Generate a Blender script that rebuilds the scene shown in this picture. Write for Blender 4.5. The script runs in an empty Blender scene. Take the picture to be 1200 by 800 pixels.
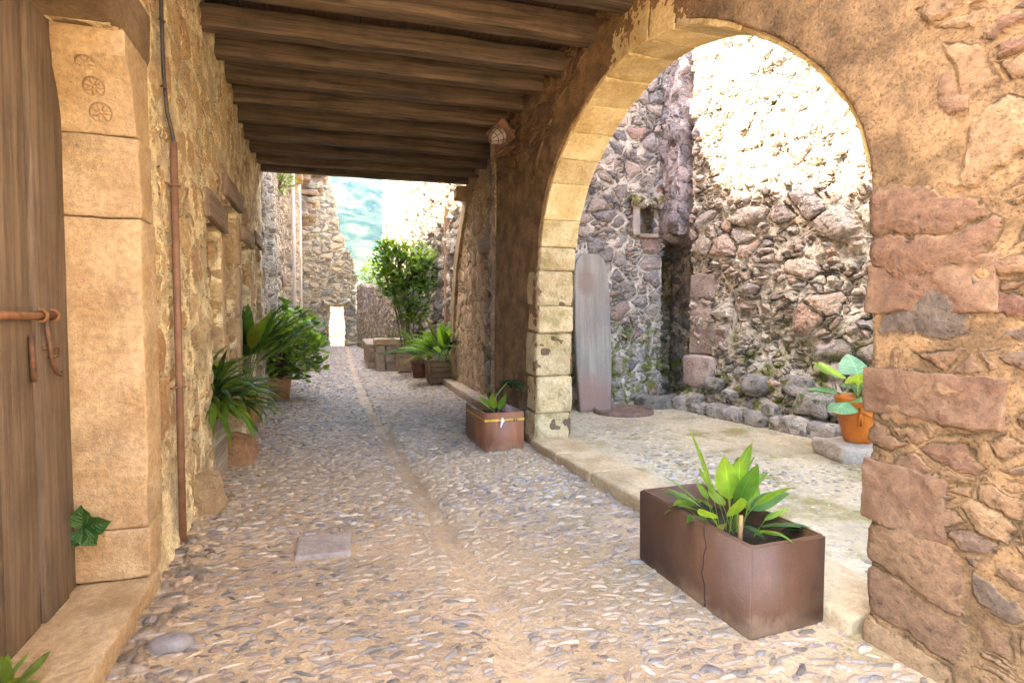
import bpy, bmesh, math, random
import numpy as np
from mathutils import Vector, noise as mn
PI = math.pi
R = math.radians
random.seed(7)
rng = np.random.default_rng(11)
S = bpy.context.scene
C = S.collection
S.render.engine = 'CYCLES'
S.cycles.max_bounces = 10
S.cycles.diffuse_bounces = 6
S.cycles.glossy_bounces = 3
S.cycles.transmission_bounces = 4
S.cycles.caustics_reflective = False
S.cycles.caustics_refractive = False
S.cycles.use_denoising = True
S.cycles.denoising_prefilter = 'NONE'
S.cycles.use_adaptive_sampling = True
S.cycles.adaptive_threshold = .025
S.cycles.sample_clamp_indirect = 8.0

# ------------------------------------------------------------------ node helpers
class NT:
    def __init__(s, tree):
        s.t = tree; s.n = tree.nodes; s.l = tree.links
    def put(s, sock, v):
        if v is None: return
        if isinstance(v, bpy.types.NodeSocket): s.l.new(v, sock)
        else:
            if sock.type == 'RGBA' and not hasattr(v, '__len__'): v = (v, v, v, 1)
            if sock.type == 'RGBA' and len(v) == 3: v = (*v, 1)
            if sock.type == 'VECTOR' and not hasattr(v, '__len__'): v = (v, v, v)
            sock.default_value = v
    def node(s, kind, ins={}, **props):
        n = s.n.new(kind)
        for k, v in props.items(): setattr(n, k, v)
        for k, v in ins.items(): s.put(n.inputs[k], v)
        return n
    def math(s, op, a, b=None, c=None, clamp=False):
        n = s.n.new('ShaderNodeMath'); n.operation = op; n.use_clamp = clamp
        s.put(n.inputs[0], a); s.put(n.inputs[1], b); s.put(n.inputs[2], c)
        return n.outputs[0]
    def vmath(s, op, a, b=None, scale=None):
        n = s.n.new('ShaderNodeVectorMath'); n.operation = op
        s.put(n.inputs[0], a); s.put(n.inputs[1], b)
        if scale is not None: s.put(n.inputs['Scale'], scale)
        return n.outputs['Value'] if op in ('LENGTH', 'DOT_PRODUCT') else n.outputs[0]
    def uv(s): return s.node('ShaderNodeUVMap').outputs[0]
    def obj(s): return s.node('ShaderNodeTexCoord').outputs['Object']
    def sep(s, v):
        n = s.node('ShaderNodeSeparateXYZ', {0: v}); return n.outputs
    def comb(s, x, y, z=0.0):
        return s.node('ShaderNodeCombineXYZ', {0: x, 1: y, 2: z}).outputs[0]
    def noise(s, vec, scale, detail=4.0, rough=.55, col=False, dist=0.0):
        n = s.node('ShaderNodeTexNoise', {'Vector': vec, 'Scale': scale, 'Detail': detail, 'Roughness': rough, 'Distortion': dist})
        return n.outputs['Color' if col else 'Fac']
    def voro(s, vec, scale, feature='F1', rnd=1.0, dims='2D'):
        n = s.node('ShaderNodeTexVoronoi', feature=feature, voronoi_dimensions=dims)
        s.put(n.inputs['Vector'], vec); s.put(n.inputs['Scale'], scale); s.put(n.inputs['Randomness'], rnd)
        return n.outputs
    def smooth(s, x, a, b, o0=0.0, o1=1.0, kind='SMOOTHSTEP'):
        n = s.node('ShaderNodeMapRange', interpolation_type=kind)
        for i, v in enumerate((x, a, b, o0, o1)): s.put(n.inputs[i], v)
        return n.outputs[0]
    def ramp(s, fac, stops, interp='LINEAR'):
        n = s.n.new('ShaderNodeValToRGB'); cr = n.color_ramp; cr.interpolation = interp
        while len(cr.elements) < len(stops): cr.elements.new(.5)
        for e, (p, c) in zip(cr.elements, stops): e.position = p; e.color = (*c, 1)
        s.put(n.inputs[0], fac); return n.outputs[0]
    def mix(s, f, a, b, kind='MIX'):
        n = s.n.new('ShaderNodeMix'); n.data_type = 'RGBA'; n.blend_type = kind
        s.put(n.inputs[0], f); s.put(n.inputs[6], a); s.put(n.inputs[7], b); return n.outputs[2]
    def fmix(s, f, a, b):
        n = s.n.new('ShaderNodeMix'); n.data_type = 'FLOAT'
        s.put(n.inputs[0], f); s.put(n.inputs[2], a); s.put(n.inputs[3], b); return n.outputs[0]
    def scale(s, col, f):  # colour times a factor
        return s.mix(1.0, col, s.comb(f, f, f), 'MULTIPLY')

def newmat(name, disp=False):
    m = bpy.data.materials.new(name); m.use_nodes = True
    nt = NT(m.node_tree); nt.n.clear()
    out = nt.node('ShaderNodeOutputMaterial')
    b = nt.node('ShaderNodeBsdfPrincipled')
    nt.l.new(b.outputs[0], out.inputs[0])
    if disp: m.displacement_method = 'BOTH'
    return m, nt, b, out

def setdisp(nt, out, h):
    d = nt.node('ShaderNodeDisplacement', {'Height': h, 'Midlevel': 0.0, 'Scale': 1.0})
    nt.l.new(d.outputs[0], out.inputs['Displacement'])

def setbump(nt, b, h, dist=.01, strength=1.0):
    n = nt.node('ShaderNodeBump', {'Height': h, 'Distance': dist, 'Strength': strength})
    nt.l.new(n.outputs[0], b.inputs['Normal'])

def rubble(name, stones, mortar, sx=2.2, sy=4.2, ratio=2.3, psmall=.5, t0=.02, t1=.16, soft=.05, relief=.035,
           rough1=.012, rough2=.004, tint=None, plaster=0.0, moss=0.0, mosstop=1.0, groove=.4, gdepth=.5, warp=.22, seed=0.0, disp=True, interp='LINEAR', dirt=.5, mvar=.35, mossc=(.15, .16, .022)):
    m, nt, b, out = newmat(name, disp)
    uv0 = nt.uv()
    uv = nt.vmath('ADD', uv0, (seed * 3.71, seed * 7.13, seed))
    nA = nt.noise(uv, 1.7, 2, col=True); nB = nt.noise(uv, 8.0, 3, col=True)
    w = nt.vmath('ADD', nt.vmath('SCALE', nt.vmath('SUBTRACT', nA, (.5, .5, .5)), scale=warp),
                 nt.vmath('SCALE', nt.vmath('SUBTRACT', nB, (.5, .5, .5)), scale=.09))
    p = nt.vmath('MULTIPLY', nt.vmath('ADD', uv, w), (sx, sy, 0))
    vb = nt.voro(p, 1.0, rnd=.9); eb = nt.voro(p, 1.0, 'DISTANCE_TO_EDGE', .9)[0]
    vs = nt.voro(p, ratio, rnd=.95); es = nt.math('MULTIPLY', nt.voro(p, ratio, 'DISTANCE_TO_EDGE', .95)[0], 1.0 / ratio * 1.5)
    sb = nt.sep(vb[1]); ss = nt.sep(vs[1])
    sel = nt.math('LESS_THAN', sb[0], psmall)
    edge = nt.fmix(sel, eb, nt.math('MINIMUM', eb, es))
    rr = nt.fmix(sel, sb[1], ss[0]); rg = nt.fmix(sel, sb[2], ss[1]); rb = nt.fmix(sel, nt.math('FRACT', nt.math('MULTIPLY', sb[0], 7.3)), ss[2])
    thr = nt.math('MULTIPLY_ADD', nt.math('POWER', rg, 1.6), t1 - t0, t0)
    nF = nt.noise(uv, 22, 6, .65); nM = nt.noise(uv, 4.5, 5, .6)
    e2 = nt.math('ADD', edge, nt.math('MULTIPLY', nt.math('SUBTRACT', nF, .5), .10))
    mk = nt.smooth(e2, thr, nt.math('ADD', thr, soft))
    pa = nt.smooth(nt.math('ADD', nt.node('ShaderNodeAttribute', attribute_name='Plas').outputs['Fac'], nt.math('MULTIPLY', nt.math('SUBTRACT', nM, .5), .9)), .35, .6)
    mk = nt.math('MULTIPLY', mk, nt.math('SUBTRACT', 1.0, nt.math('MULTIPLY', pa, .96)))
    if plaster > 0:
        pl = nt.smooth(nt.noise(uv, .9, 4, .6), 1 - plaster - .12, 1 - plaster + .12)
        mk = nt.math('MULTIPLY', mk, nt.math('SUBTRACT', 1.0, nt.math('MULTIPLY', pl, .93)))
    dome = nt.smooth(e2, thr, nt.math('ADD', thr, .3))
    h = nt.math('MULTIPLY', mk, nt.math('ADD', nt.math('MULTIPLY', rb, .55), nt.math('MULTIPLY_ADD', dome, .4, .15)))
    n3 = nt.noise(uv, 70, 4, .7)
    gd = nt.math('ABSOLUTE', nt.math('SUBTRACT', e2, nt.math('ADD', thr, -.005)))
    gv = nt.math('MULTIPLY', nt.smooth(gd, .035, .0), nt.smooth(nt.noise(uv, 3.1, 3), .38, .55))
    if plaster > 0: gv = nt.math('MULTIPLY', gv, nt.math('SUBTRACT', 1.0, pl))
    gv = nt.math('MULTIPLY', gv, nt.math('SUBTRACT', 1.0, pa))
    h = nt.math('SUBTRACT', h, nt.math('MULTIPLY', gv, gdepth))
    hh = nt.math('ADD', nt.math('MULTIPLY', h, relief),
                 nt.math('ADD', nt.math('MULTIPLY', nt.math('SUBTRACT', nM, .5), rough1 * 2),
                         nt.math('ADD', nt.math('MULTIPLY', nt.math('SUBTRACT', nF, .5), rough1), nt.math('MULTIPLY', nt.math('SUBTRACT', n3, .5), rough2))))
    setdisp(nt, out, hh)
    sc = nt.ramp(rr, stones, interp)
    sc = nt.scale(sc, nt.math('MULTIPLY_ADD', nF, 1.5, .25))
    sc = nt.mix(nt.smooth(nt.noise(uv, 11, 5, .7), .56, .68, 0, .55), sc, mortar)   # stains and lime smears on the stones
    mc = nt.scale(nt.mix(nt.smooth(nM, .35, .65), tuple(x * (1 - mvar) for x in mortar), tuple(min(x * (1 + mvar), .9) for x in mortar)),
                  nt.math('MULTIPLY', nt.math('MULTIPLY_ADD', n3, 1.5, .25), nt.math('MULTIPLY_ADD', nF, .9, .55)))
    col = nt.mix(mk, mc, sc)
    # grime: broad darker weathering
    g = nt.smooth(nt.noise(uv, .8, 5, .65), .42, .7, 0, dirt)
    col = nt.mix(g, col, nt.scale(col, .55))
    pit = nt.math('MULTIPLY', nt.smooth(n3, .32, .44, .45, 1.0), nt.smooth(nF, .28, .40, .5, 1.0))  # dark pits put into the colour in place of fine bump shading
    col = nt.scale(col, pit)
    col = nt.scale(col, nt.math('SUBTRACT', 1.0, nt.math('MULTIPLY', gv, groove)))  # joint dirt and crevice shade, both put into the colour
    if moss > 0:
        vv = nt.sep(uv0)[1]
        mm = nt.math('MULTIPLY', nt.smooth(nt.math('ADD', vv, nt.math('MULTIPLY', nt.math('SUBTRACT', nM, .5), 2.2)), mosstop, mosstop * .25),
                     nt.smooth(nt.noise(uv, 5, 6, .7), .44, .6, 0, moss))
        col = nt.mix(mm, col, mossc)
    if tint: col = nt.mix(1.0, col, tint, 'MULTIPLY')
    nt.put(b.inputs['Base Color'], col)
    b.inputs['Roughness'].default_value = .88
    b.inputs['Specular IOR Level'].default_value = .3
    return m

def dressed(name, c0, c1, grain=.006, moss=0.0, rnd=.25, disp=True, rough=.85, pock=.5, mossc=(.1, .1, .02)):
    m, nt, b, out = newmat(name, disp)
    oi = nt.node('ShaderNodeObjectInfo').outputs['Random']
    uv = nt.vmath('ADD', nt.uv(), nt.comb(nt.math('MULTIPLY', oi, 37.), nt.math('MULTIPLY', oi, 91.)))
    n1 = nt.noise(uv, 3.2, 5, .6); n2 = nt.noise(uv, 30, 6, .7); n3 = nt.noise(uv, 110, 3, .6)
    h = nt.math('ADD', nt.math('MULTIPLY', nt.math('SUBTRACT', n1, .5), grain * 1.3),
                nt.math('ADD', nt.math('MULTIPLY', nt.math('SUBTRACT', n2, .5), grain * 1.6), nt.math('MULTIPLY', nt.math('SUBTRACT', n3, .5), grain * .5)))
    if disp: setdisp(nt, out, h)
    else: setbump(nt, b, h, 1.0)
    col = nt.mix(nt.smooth(n1, .35, .65), c0, c1)
    col = nt.scale(col, nt.math('MULTIPLY_ADD', n2, 1.3, .35))
    col = nt.mix(nt.smooth(nt.noise(uv, 1.9, 6, .7), .5, .66, 0, .45), col, nt.scale(col, .55))
    col = nt.scale(col, nt.math('MULTIPLY_ADD', oi, rnd * 2, 1 - rnd))
    col = nt.scale(col, nt.smooth(n3, .28, .44, 1 - pock, 1.0))
    if moss > 0:
        col = nt.mix(nt.smooth(nt.noise(uv, 4.5, 6, .72), .5, .64, 0, moss), col, mossc)
    nt.put(b.inputs['Base Color'], col); b.inputs['Roughness'].default_value = rough
    b.inputs['Specular IOR Level'].default_value = .3
    return m

def wood(name, c0, c1, scale=1.0, rough=.75, bump=.004, planks=0.0, stain=.6, spec=.3):
    """grain runs along v of the UV map (metres)"""
    m, nt, b, out = newmat(name)
    oi = nt.node('ShaderNodeObjectInfo').outputs['Random']
    uv = nt.vmath('ADD', nt.uv(), nt.comb(nt.math('MULTIPLY', oi, 13.), nt.math('MULTIPLY', oi, 47.)))
    gr = nt.noise(nt.vmath('MULTIPLY', uv, (38 * scale, 1.6 * scale, 1)), 1, 6, .65, dist=.6)
    g2 = nt.noise(nt.vmath('MULTIPLY', uv, (120 * scale, 5 * scale, 1)), 1, 3, .6)
    bl = nt.noise(uv, 2.3, 5, .65)
    col = nt.mix(nt.smooth(gr, .3, .7), c0, c1)
    col = nt.scale(col, nt.math('MULTIPLY_ADD', g2, .7, .65))
    col = nt.mix(nt.smooth(bl, .45, .7, 0, stain), col, nt.scale(col, .5))
    col = nt.scale(col, nt.math('MULTIPLY_ADD', oi, .4, .8))
    h = nt.math('ADD', nt.math('MULTIPLY', gr, .7), nt.math('MULTIPLY', g2, .3))
    if planks:
        x = nt.math('FRACT', nt.math('DIVIDE', nt.sep(nt.uv())[0], planks))
        gap = nt.smooth(nt.math('ABSOLUTE', nt.math('SUBTRACT', x, .5)), .475, .495)
        col = nt.mix(gap, col, (.01, .007, .004)); h = nt.math('SUBTRACT', h, nt.math('MULTIPLY', gap, 2))
    nt.put(b.inputs['Base Color'], col); b.inputs['Roughness'].default_value = rough
    b.inputs['Specular IOR Level'].default_value = spec
    setbump(nt, b, h, bump)
    return m

def plain(name, c, rough=.6, metal=0.0, var=.35, nscale=6, bump=.002, c2=None, spec=.4):
    m, nt, b, out = newmat(name)
    o = nt.obj(); n1 = nt.noise(o, nscale, 5, .65); n2 = nt.noise(o, nscale * 12, 3, .6)
    c2 = c2 or tuple(x * (1 - var) for x in c)
    col = nt.scale(nt.mix(nt.smooth(n1, .35, .68), c, c2), nt.math('MULTIPLY_ADD', n2, .4, .8))
    nt.put(b.inputs['Base Color'], col)
    nt.put(b.inputs['Roughness'], nt.math('MULTIPLY_ADD', n1, .3, rough - .15))
    b.inputs['Metallic'].default_value = metal; b.inputs['Specular IOR Level'].default_value = spec
    setbump(nt, b, nt.math('ADD', n1, nt.math('MULTIPLY', n2, .4)), bump)
    return m

def clay(name, c, c2, rough=.45):
    m, nt, b, out = newmat(name)
    o = nt.obj(); z = nt.sep(o)[2]
    n1 = nt.noise(o, 4, 6, .65); n2 = nt.noise(nt.vmath('MULTIPLY', o, (14, 14, 2.5)), 1, 5, .7); n3 = nt.noise(o, 90, 3, .6)
    col = nt.mix(nt.smooth(n1, .3, .7), c, c2)
    col = nt.mix(nt.smooth(n2, .5, .75, 0, .5), col, nt.scale(col, 1.7))
    low = nt.smooth(nt.math('ADD', z, nt.math('MULTIPLY', nt.math('SUBTRACT', n1, .5), .35)), .10, .0)
    col = nt.mix(nt.math('MULTIPLY', low, .55), col, (.30, .20, .12))
    chip = nt.smooth(nt.noise(o, 26, 3, .5), .76, .80)
    col = nt.mix(nt.math('MULTIPLY', chip, .6), col, (.36, .26, .2))
    nt.put(b.inputs['Base Color'], nt.scale(col, nt.math('MULTIPLY_ADD', n3, .5, .75)))
    nt.put(b.inputs['Roughness'], nt.math('MULTIPLY_ADD', n2, .4, rough - .2)); b.inputs['Specular IOR Level'].default_value = .4
    setbump(nt, b, nt.math('ADD', n1, nt.math('ADD', nt.math('MULTIPLY', n3, .15), nt.math('MULTIPLY', chip, -.3))), .008)
    return m

def leafmat(name, trans=.35, rough=.38, vein=18, ribs=True):
    m, nt, b, out = newmat(name)
    at = nt.node('ShaderNodeAttribute', attribute_name='Col').outputs['Color']
    u = nt.sep(nt.uv()); x = nt.math('ABSOLUTE', nt.math('SUBTRACT', u[0], .5))
    if ribs: st = nt.math('SINE', nt.math('MULTIPLY', x, vein * 6.28))
    else: st = nt.math('SINE', nt.math('MULTIPLY', nt.math('SUBTRACT', u[1], nt.math('MULTIPLY', x, .7)), vein * 6.28))
    mid = nt.smooth(x, 0.0, .045, 1.35, 1.0)
    col = nt.scale(at, nt.math('MULTIPLY', mid, nt.math('MULTIPLY_ADD', st, .09, 1.0)))
    col = nt.scale(col, nt.math('MULTIPLY_ADD', nt.noise(nt.obj(), 14, 5), 1.1, .45))
    tip = nt.smooth(nt.math('ADD', u[1], nt.math('MULTIPLY', nt.math('SUBTRACT', nt.noise(nt.obj(), 6, 3), .5), .7)), .86, 1.05, 0, .7)
    col = nt.mix(tip, col, (.36, .30, .06))
    nt.put(b.inputs['Base Color'], col); b.inputs['Roughness'].default_value = rough
    b.inputs['Specular IOR Level'].default_value = .5
    setbump(nt, b, st, .0012)
    tr = nt.node('ShaderNodeBsdfTranslucent', {'Color': nt.mix(1.0, col, (1.5, 1.45, .5, 1), 'MULTIPLY')})
    mx = nt.node('ShaderNodeMixShader', {0: trans}); nt.l.new(b.outputs[0], mx.inputs[1]); nt.l.new(tr.outputs[0], mx.inputs[2])
    nt.l.new(mx.outputs[0], out.inputs[0])
    return m

# ------------------------------------------------------------------ mesh helpers
def mesh_np(name, V, F, uvs=None, mat=None, parent=None, cols=None, smooth=True):
    me = bpy.data.meshes.new(name)
    V = np.asarray(V, dtype=np.float32).reshape(-1, 3)
    if isinstance(F, np.ndarray):
        n, k = F.shape
        me.vertices.add(len(V)); me.vertices.foreach_set('co', V.ravel())
        me.loops.add(n * k); me.loops.foreach_set('vertex_index', F.astype(np.int32).ravel())
        me.polygons.add(n); me.polygons.foreach_set('loop_start', np.arange(0, n * k, k, dtype=np.int32))
        try: me.polygons.foreach_set('loop_total', np.full(n, k, dtype=np.int32))
        except Exception: pass
        me.update(calc_edges=True)
    else:
        me.from_pydata(V.tolist(), [], F)
    if uvs is not None:
        l = me.uv_layers.new(name='UVMap'); l.data.foreach_set('uv', np.asarray(uvs, dtype=np.float32).ravel())
    if cols is not None:
        a = me.color_attributes.new('Col', 'FLOAT_COLOR', 'POINT'); a.data.foreach_set('color', np.asarray(cols, dtype=np.float32).ravel())
    me.polygons.foreach_set('use_smooth', np.full(len(me.polygons), smooth))
    me.validate()
    o = bpy.data.objects.new(name, me); C.objects.link(o)
    if mat: me.materials.append(mat)
    if parent: o.parent = parent
    return o

def tag(o, label=None, cat=None, group=None, kind=None):
    if label: o['label'] = label
    if cat: o['category'] = cat; o['kind'] = 'thing'
    if group: o['group'] = group
    if kind: o['kind'] = kind
    return o

def thing(name, label, cat, group=None):
    o = bpy.data.objects.new(name, None); C.objects.link(o); o.empty_display_size = .1
    return tag(o, label, cat, group, 'thing')

def settle(t, loc):
    """move the empty of a thing to its base, leaving its parts where they were built"""
    t.location = loc
    for ch in t.children: ch.location = ch.location - Vector(loc)

def rbox(c, size, mat=None, name='block', parent=None, n=5, bev=.012, jit=0.0, jf=3.0, U=(1, 0, 0), W=(0, 0, 1), seed=0.0, warp=None, vaxis=None):
    """rounded, slightly irregular box: c centre, size along U, cross, W; UV in metres"""
    U = np.array(U, float); W = np.array(W, float); D = np.cross(W, U)
    sx, sy, sz = size
    bev = min(bev, min(size) * .45)
    ns = [max(2, int(round(s / max(size) * n))) + 2 for s in size]
    def ticks(s, k):
        return np.concatenate(([-s / 2, -s / 2 + bev], np.linspace(-s / 2 + bev, s / 2 - bev, k)[1:-1] if k > 2 else [], [s / 2 - bev, s / 2]))
    T = [ticks(s, k) for s, k in zip(size, ns)]
    idx = {}; V = []; F = []; UVs = []
    half = np.array(size) / 2
    def vert(p):
        k = tuple(np.round(p, 5))
        if k in idx: return idx[k]
        q = np.clip(p, -half + bev, half - bev); d = p - q; L = np.linalg.norm(d)
        r = q + (d / L * bev if L > 1e-9 else d)
        if jit:
            nv = mn.noise_vector(Vector((r[0] * jf + seed, r[1] * jf + seed * 1.7, r[2] * jf)))
            n2_ = mn.noise_vector(Vector((r[0] * jf * 3.1 + seed, r[1] * jf * 3.1 + seed * 1.7, r[2] * jf * 3.1)))
            r = r + np.array(nv) * jit + np.array(n2_) * jit * .35
        if warp: r = np.array(warp(r))
        w = np.array(c) + U * r[0] + D * r[1] + W * r[2]
        idx[k] = len(V); V.append(w); return idx[k]
    for ax in range(3):
        a, bb = [(1, 2), (2, 0), (0, 1)][ax]
        for sgn in (-1, 1):
            for i in range(len(T[a]) - 1):
                for j in range(len(T[bb]) - 1):
                    q = []
                    for (ii, jj) in ((i, j), (i + 1, j), (i + 1, j + 1), (i, j + 1)):
                        p = np.zeros(3); p[ax] = sgn * half[ax]; p[a] = T[a][ii]; p[bb] = T[bb][jj]; q.append(p)
                    if sgn < 0: q = q[::-1]
                    F.append([vert(p) for p in q])
                    for p in q:
                        if vaxis is None:
                            u, v = (p[0], p[2]) if ax == 1 else ((p[1] + 2, p[2]) if ax == 0 else (p[0], p[1] + 3))
                        else:
                            o1, o2 = [k for k in range(3) if k != vaxis]
                            if ax == vaxis: u, v = p[o1], p[o2]
                            else: u, v = (p[o2] if ax == o1 else p[o1]) + ax * 1.37, p[vaxis]
                        UVs.append((u + seed, v + seed * .7))
    return mesh_np(name, V, F, UVs, mat, parent)

def join_np(parts, name, mat, parent=None):
    """several temporary meshes merged into ONE part"""
    bm = bmesh.new()
    for o in parts:
        bm.from_mesh(o.data)
    me = bpy.data.meshes.new(name)
    bm.to_mesh(me); bm.free()
    for o in parts: bpy.data.objects.remove(o)
    me.materials.append(mat)
    o = bpy.data.objects.new(name, me); C.objects.link(o)
    if parent: o.parent = parent
    return o

def lathe(prof, seg=32, c=(0, 0, 0), sq=None):
    V = []; F = []; UV = []
    for i, (r, z) in enumerate(prof):
        for k in range(seg):
            a = 2 * PI * k / seg
            V.append((c[0] + r * math.cos(a), c[1] + r * math.sin(a), c[2] + z))
    for i in range(len(prof) - 1):
        for k in range(seg):
            k2 = (k + 1) % seg
            F.append([i * seg + k, i * seg + k2, (i + 1) * seg + k2, (i + 1) * seg + k])
            UV += [(k / seg, i), ((k + 1) / seg, i), ((k + 1) / seg, i + 1), (k / seg, i + 1)]
    return V, F, UV

def tube(path, rad, seg=8, cap=True):
    P = [Vector(p) for p in path]; V = []; F = []; UV = []
    n = len(P); rads = rad if hasattr(rad, '__len__') else [rad] * n
    ref = Vector((0, 0, 1)); L = 0
    for i, p in enumerate(P):
        d = (P[min(i + 1, n - 1)] - P[max(i - 1, 0)]).normalized()
        if abs(d.dot(ref)) > .9: ref = Vector((1, 0, 0)) if abs(d.x) < .9 else Vector((0, 1, 0))
        a = d.cross(ref).normalized(); b = d.cross(a)
        ref = a.cross(d)
        for k in range(seg):
            t = 2 * PI * k / seg
            V.append(p + (a * math.cos(t) + b * math.sin(t)) * rads[i])
    for i in range(n - 1):
        for k in range(seg):
            k2 = (k + 1) % seg
            F.append([i * seg + k, (i + 1) * seg + k, (i + 1) * seg + k2, i * seg + k2])
            UV += [(k / seg, i), (k / seg, i + 1), ((k + 1) / seg, i + 1), ((k + 1) / seg, i)]
    if cap:
        F.append(list(range(seg))); UV += [(0, 0)] * seg
        F.append(list(range((n - 1) * seg, n * seg))[::-1]); UV += [(0, 0)] * seg
    return V, F, UV

class Acc:
    def __init__(s): s.V = []; s.F = []; s.U = []; s.Cc = []
    def add(s, V, F, UV=None, col=None):
        o = len(s.V); s.V += [tuple(v) for v in V]; s.F += [[i + o for i in f] for f in F]
        if UV is None: UV = [(0, 0)] * sum(len(f) for f in F)
        s.U += UV
        s.Cc += [(*(col or (1, 1, 1)), 1)] * len(V)
        return s
    def build(s, name, mat, parent=None, smooth=True):
        return mesh_np(name, s.V, s.F, s.U, mat, parent, s.Cc, smooth)

# masonry: a displaced sheet cut by a mask, with reveals and a back, all one closed mesh
def masonry(name, O, U, N, u0, u1, v0, v1, res, depth, mat, parent=None, mask=None, curve=None, offset=None, back=True, rev=3, plas=None):
    U = np.array(U, float); U /= np.linalg.norm(U); N = np.array(N, float); N /= np.linalg.norm(N); O = np.array(O, float)
    nu = max(1, int(round((u1 - u0) / res))); nv = max(1, int(round((v1 - v0) / res)))
    us = np.linspace(u0, u1, nu + 1); vs = np.linspace(v0, v1, nv + 1)
    uc = (us[:-1] + us[1:]) / 2; vc = (vs[:-1] + vs[1:]) / 2
    UC, VC = np.meshgrid(uc, vc, indexing='ij')
    M = np.ones((nu, nv), bool) if mask is None else mask(UC, VC)
    GU, GV = np.meshgrid(us, vs, indexing='ij')
    GU = GU.copy(); GV = GV.copy()
    Mp = np.zeros((nu + 2, nv + 2), bool); Mp[1:-1, 1:-1] = M
    cnt = Mp[:-1, :-1].astype(int) + Mp[1:, :-1] + Mp[:-1, 1:] + Mp[1:, 1:]
    used = cnt > 0; bnd = used & (cnt < 4)
    if curve is not None:
        cu = np.array(curve); seg0 = cu[:-1]; seg1 = cu[1:]; dd = seg1 - seg0; LL = (dd ** 2).sum(1)
        for i, j in zip(*np.where(bnd)):
            if i in (0, nu) or j in (0, nv): continue
            p = np.array((GU[i, j], GV[i, j])); t = np.clip(((p - seg0) * dd).sum(1) / LL, 0, 1)
            q = seg0 + dd * t[:, None]; d = ((q - p) ** 2).sum(1); k = d.argmin()
            if d[k] < (1.5 * res) ** 2: GU[i, j], GV[i, j] = q[k]
    W = np.zeros_like(GU) if offset is None else offset(GU, GV)
    idf = -np.ones(used.shape, int); idf[used] = np.arange(used.sum())
    Zv = np.array((0, 0, 1.))
    P = O + GU[..., None] * U + GV[..., None] * Zv + W[..., None] * N
    V = [P[used]]; UVv = np.stack([GU[used], GV[used]], 1)
    ii, jj = np.where(M)
    q = np.stack([idf[ii, jj], idf[ii + 1, jj], idf[ii + 1, jj + 1], idf[ii, jj + 1]], 1)
    flip = np.dot(np.cross(U, Zv), N) < 0
    if flip: q = q[:, ::-1]
    faces = [q]; uvl = [UVv[q]]
    base = used.sum()
    # boundary edges
    E = []
    Mi = Mp
    for (di, dj) in ((-1, 0), (1, 0), (0, -1), (0, 1)):
        nb = Mp[1 + di:1 + di + nu, 1 + dj:1 + dj + nv]
        a, b_ = np.where(M & ~nb)
        if di == -1: e = (a, b_ + 1, a, b_)
        if di == 1: e = (a + 1, b_, a + 1, b_ + 1)
        if dj == -1: e = (a, b_, a + 1, b_)
        if dj == 1: e = (a + 1, b_ + 1, a, b_ + 1)
        E.append(np.stack([*e, np.full(len(a), di), np.full(len(a), dj)], 1))
    E = np.concatenate(E)
    bi, bj = np.where(bnd); nb_ = len(bi)
    idb = -np.ones(used.shape, int); idb[bnd] = np.arange(nb_)
    layers = [idf]
    for k in range(1, rev + 1):
        off = depth * k / rev
        lay = idb + base; lay[~bnd] = -1
        V.append(P[bi, bj] - (off + W[bi, bj, None]) * N); base += nb_
        prev = layers[-1]
        a0 = prev[E[:, 0], E[:, 1]]; a1 = prev[E[:, 2], E[:, 3]]; c0 = lay[E[:, 0], E[:, 1]]; c1 = lay[E[:, 2], E[:, 3]]
        f = np.stack([a1, a0, c0, c1], 1)
        uva0 = np.stack([GU[E[:, 0], E[:, 1]], GV[E[:, 0], E[:, 1]]], 1); uva1 = np.stack([GU[E[:, 2], E[:, 3]], GV[E[:, 2], E[:, 3]]], 1)
        dr = E[:, 4:6] * 1.0
        p0 = depth * (k - 1) / rev; p1 = off
        ul = np.stack([uva1 + dr * p0, uva0 + dr * p0, uva0 + dr * p1, uva1 + dr * p1], 1)
        if flip: f = f[:, ::-1]; ul = ul[:, ::-1]
        faces.append(f); uvl.append(ul); layers.append(lay)
    if back:
        lay = layers[-1].copy(); inn = used & ~bnd
        lay[inn] = base + np.arange(inn.sum()); V.append(P[inn] - (depth + W[inn][:, None]) * N); base += inn.sum()
        q = np.stack([lay[ii, jj], lay[ii, jj + 1], lay[ii + 1, jj + 1], lay[ii + 1, jj]], 1)
        uvb = np.stack([np.stack([GU[ii, jj], GV[ii, jj]], 1), np.stack([GU[ii, jj + 1], GV[ii, jj + 1]], 1), np.stack([GU[ii + 1, jj + 1], GV[ii + 1, jj + 1]], 1), np.stack([GU[ii + 1, jj], GV[ii + 1, jj]], 1)], 1)
        if flip: q = q[:, ::-1]; uvb = uvb[:, ::-1]
        faces.append(q); uvl.append(uvb)
    V = np.concatenate(V); F = np.concatenate(faces); UVs = np.concatenate(uvl).reshape(-1, 2)
    o = mesh_np(name, V, F, UVs, mat, parent)
    if plas is not None:
        a = o.data.attributes.new('Plas', 'FLOAT', 'POINT'); pv_ = np.zeros(len(o.data.vertices), np.float32)
        pv_[:used.sum()] = plas(GU[used], GV[used]); a.data.foreach_set('value', pv_)
    return o

def noise1(x, seed=0.0, f=1.0):
    return np.array([mn.noise(Vector((float(a) * f, seed, seed * 1.3))) for a in np.ravel(x)]).reshape(np.shape(x))

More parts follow.
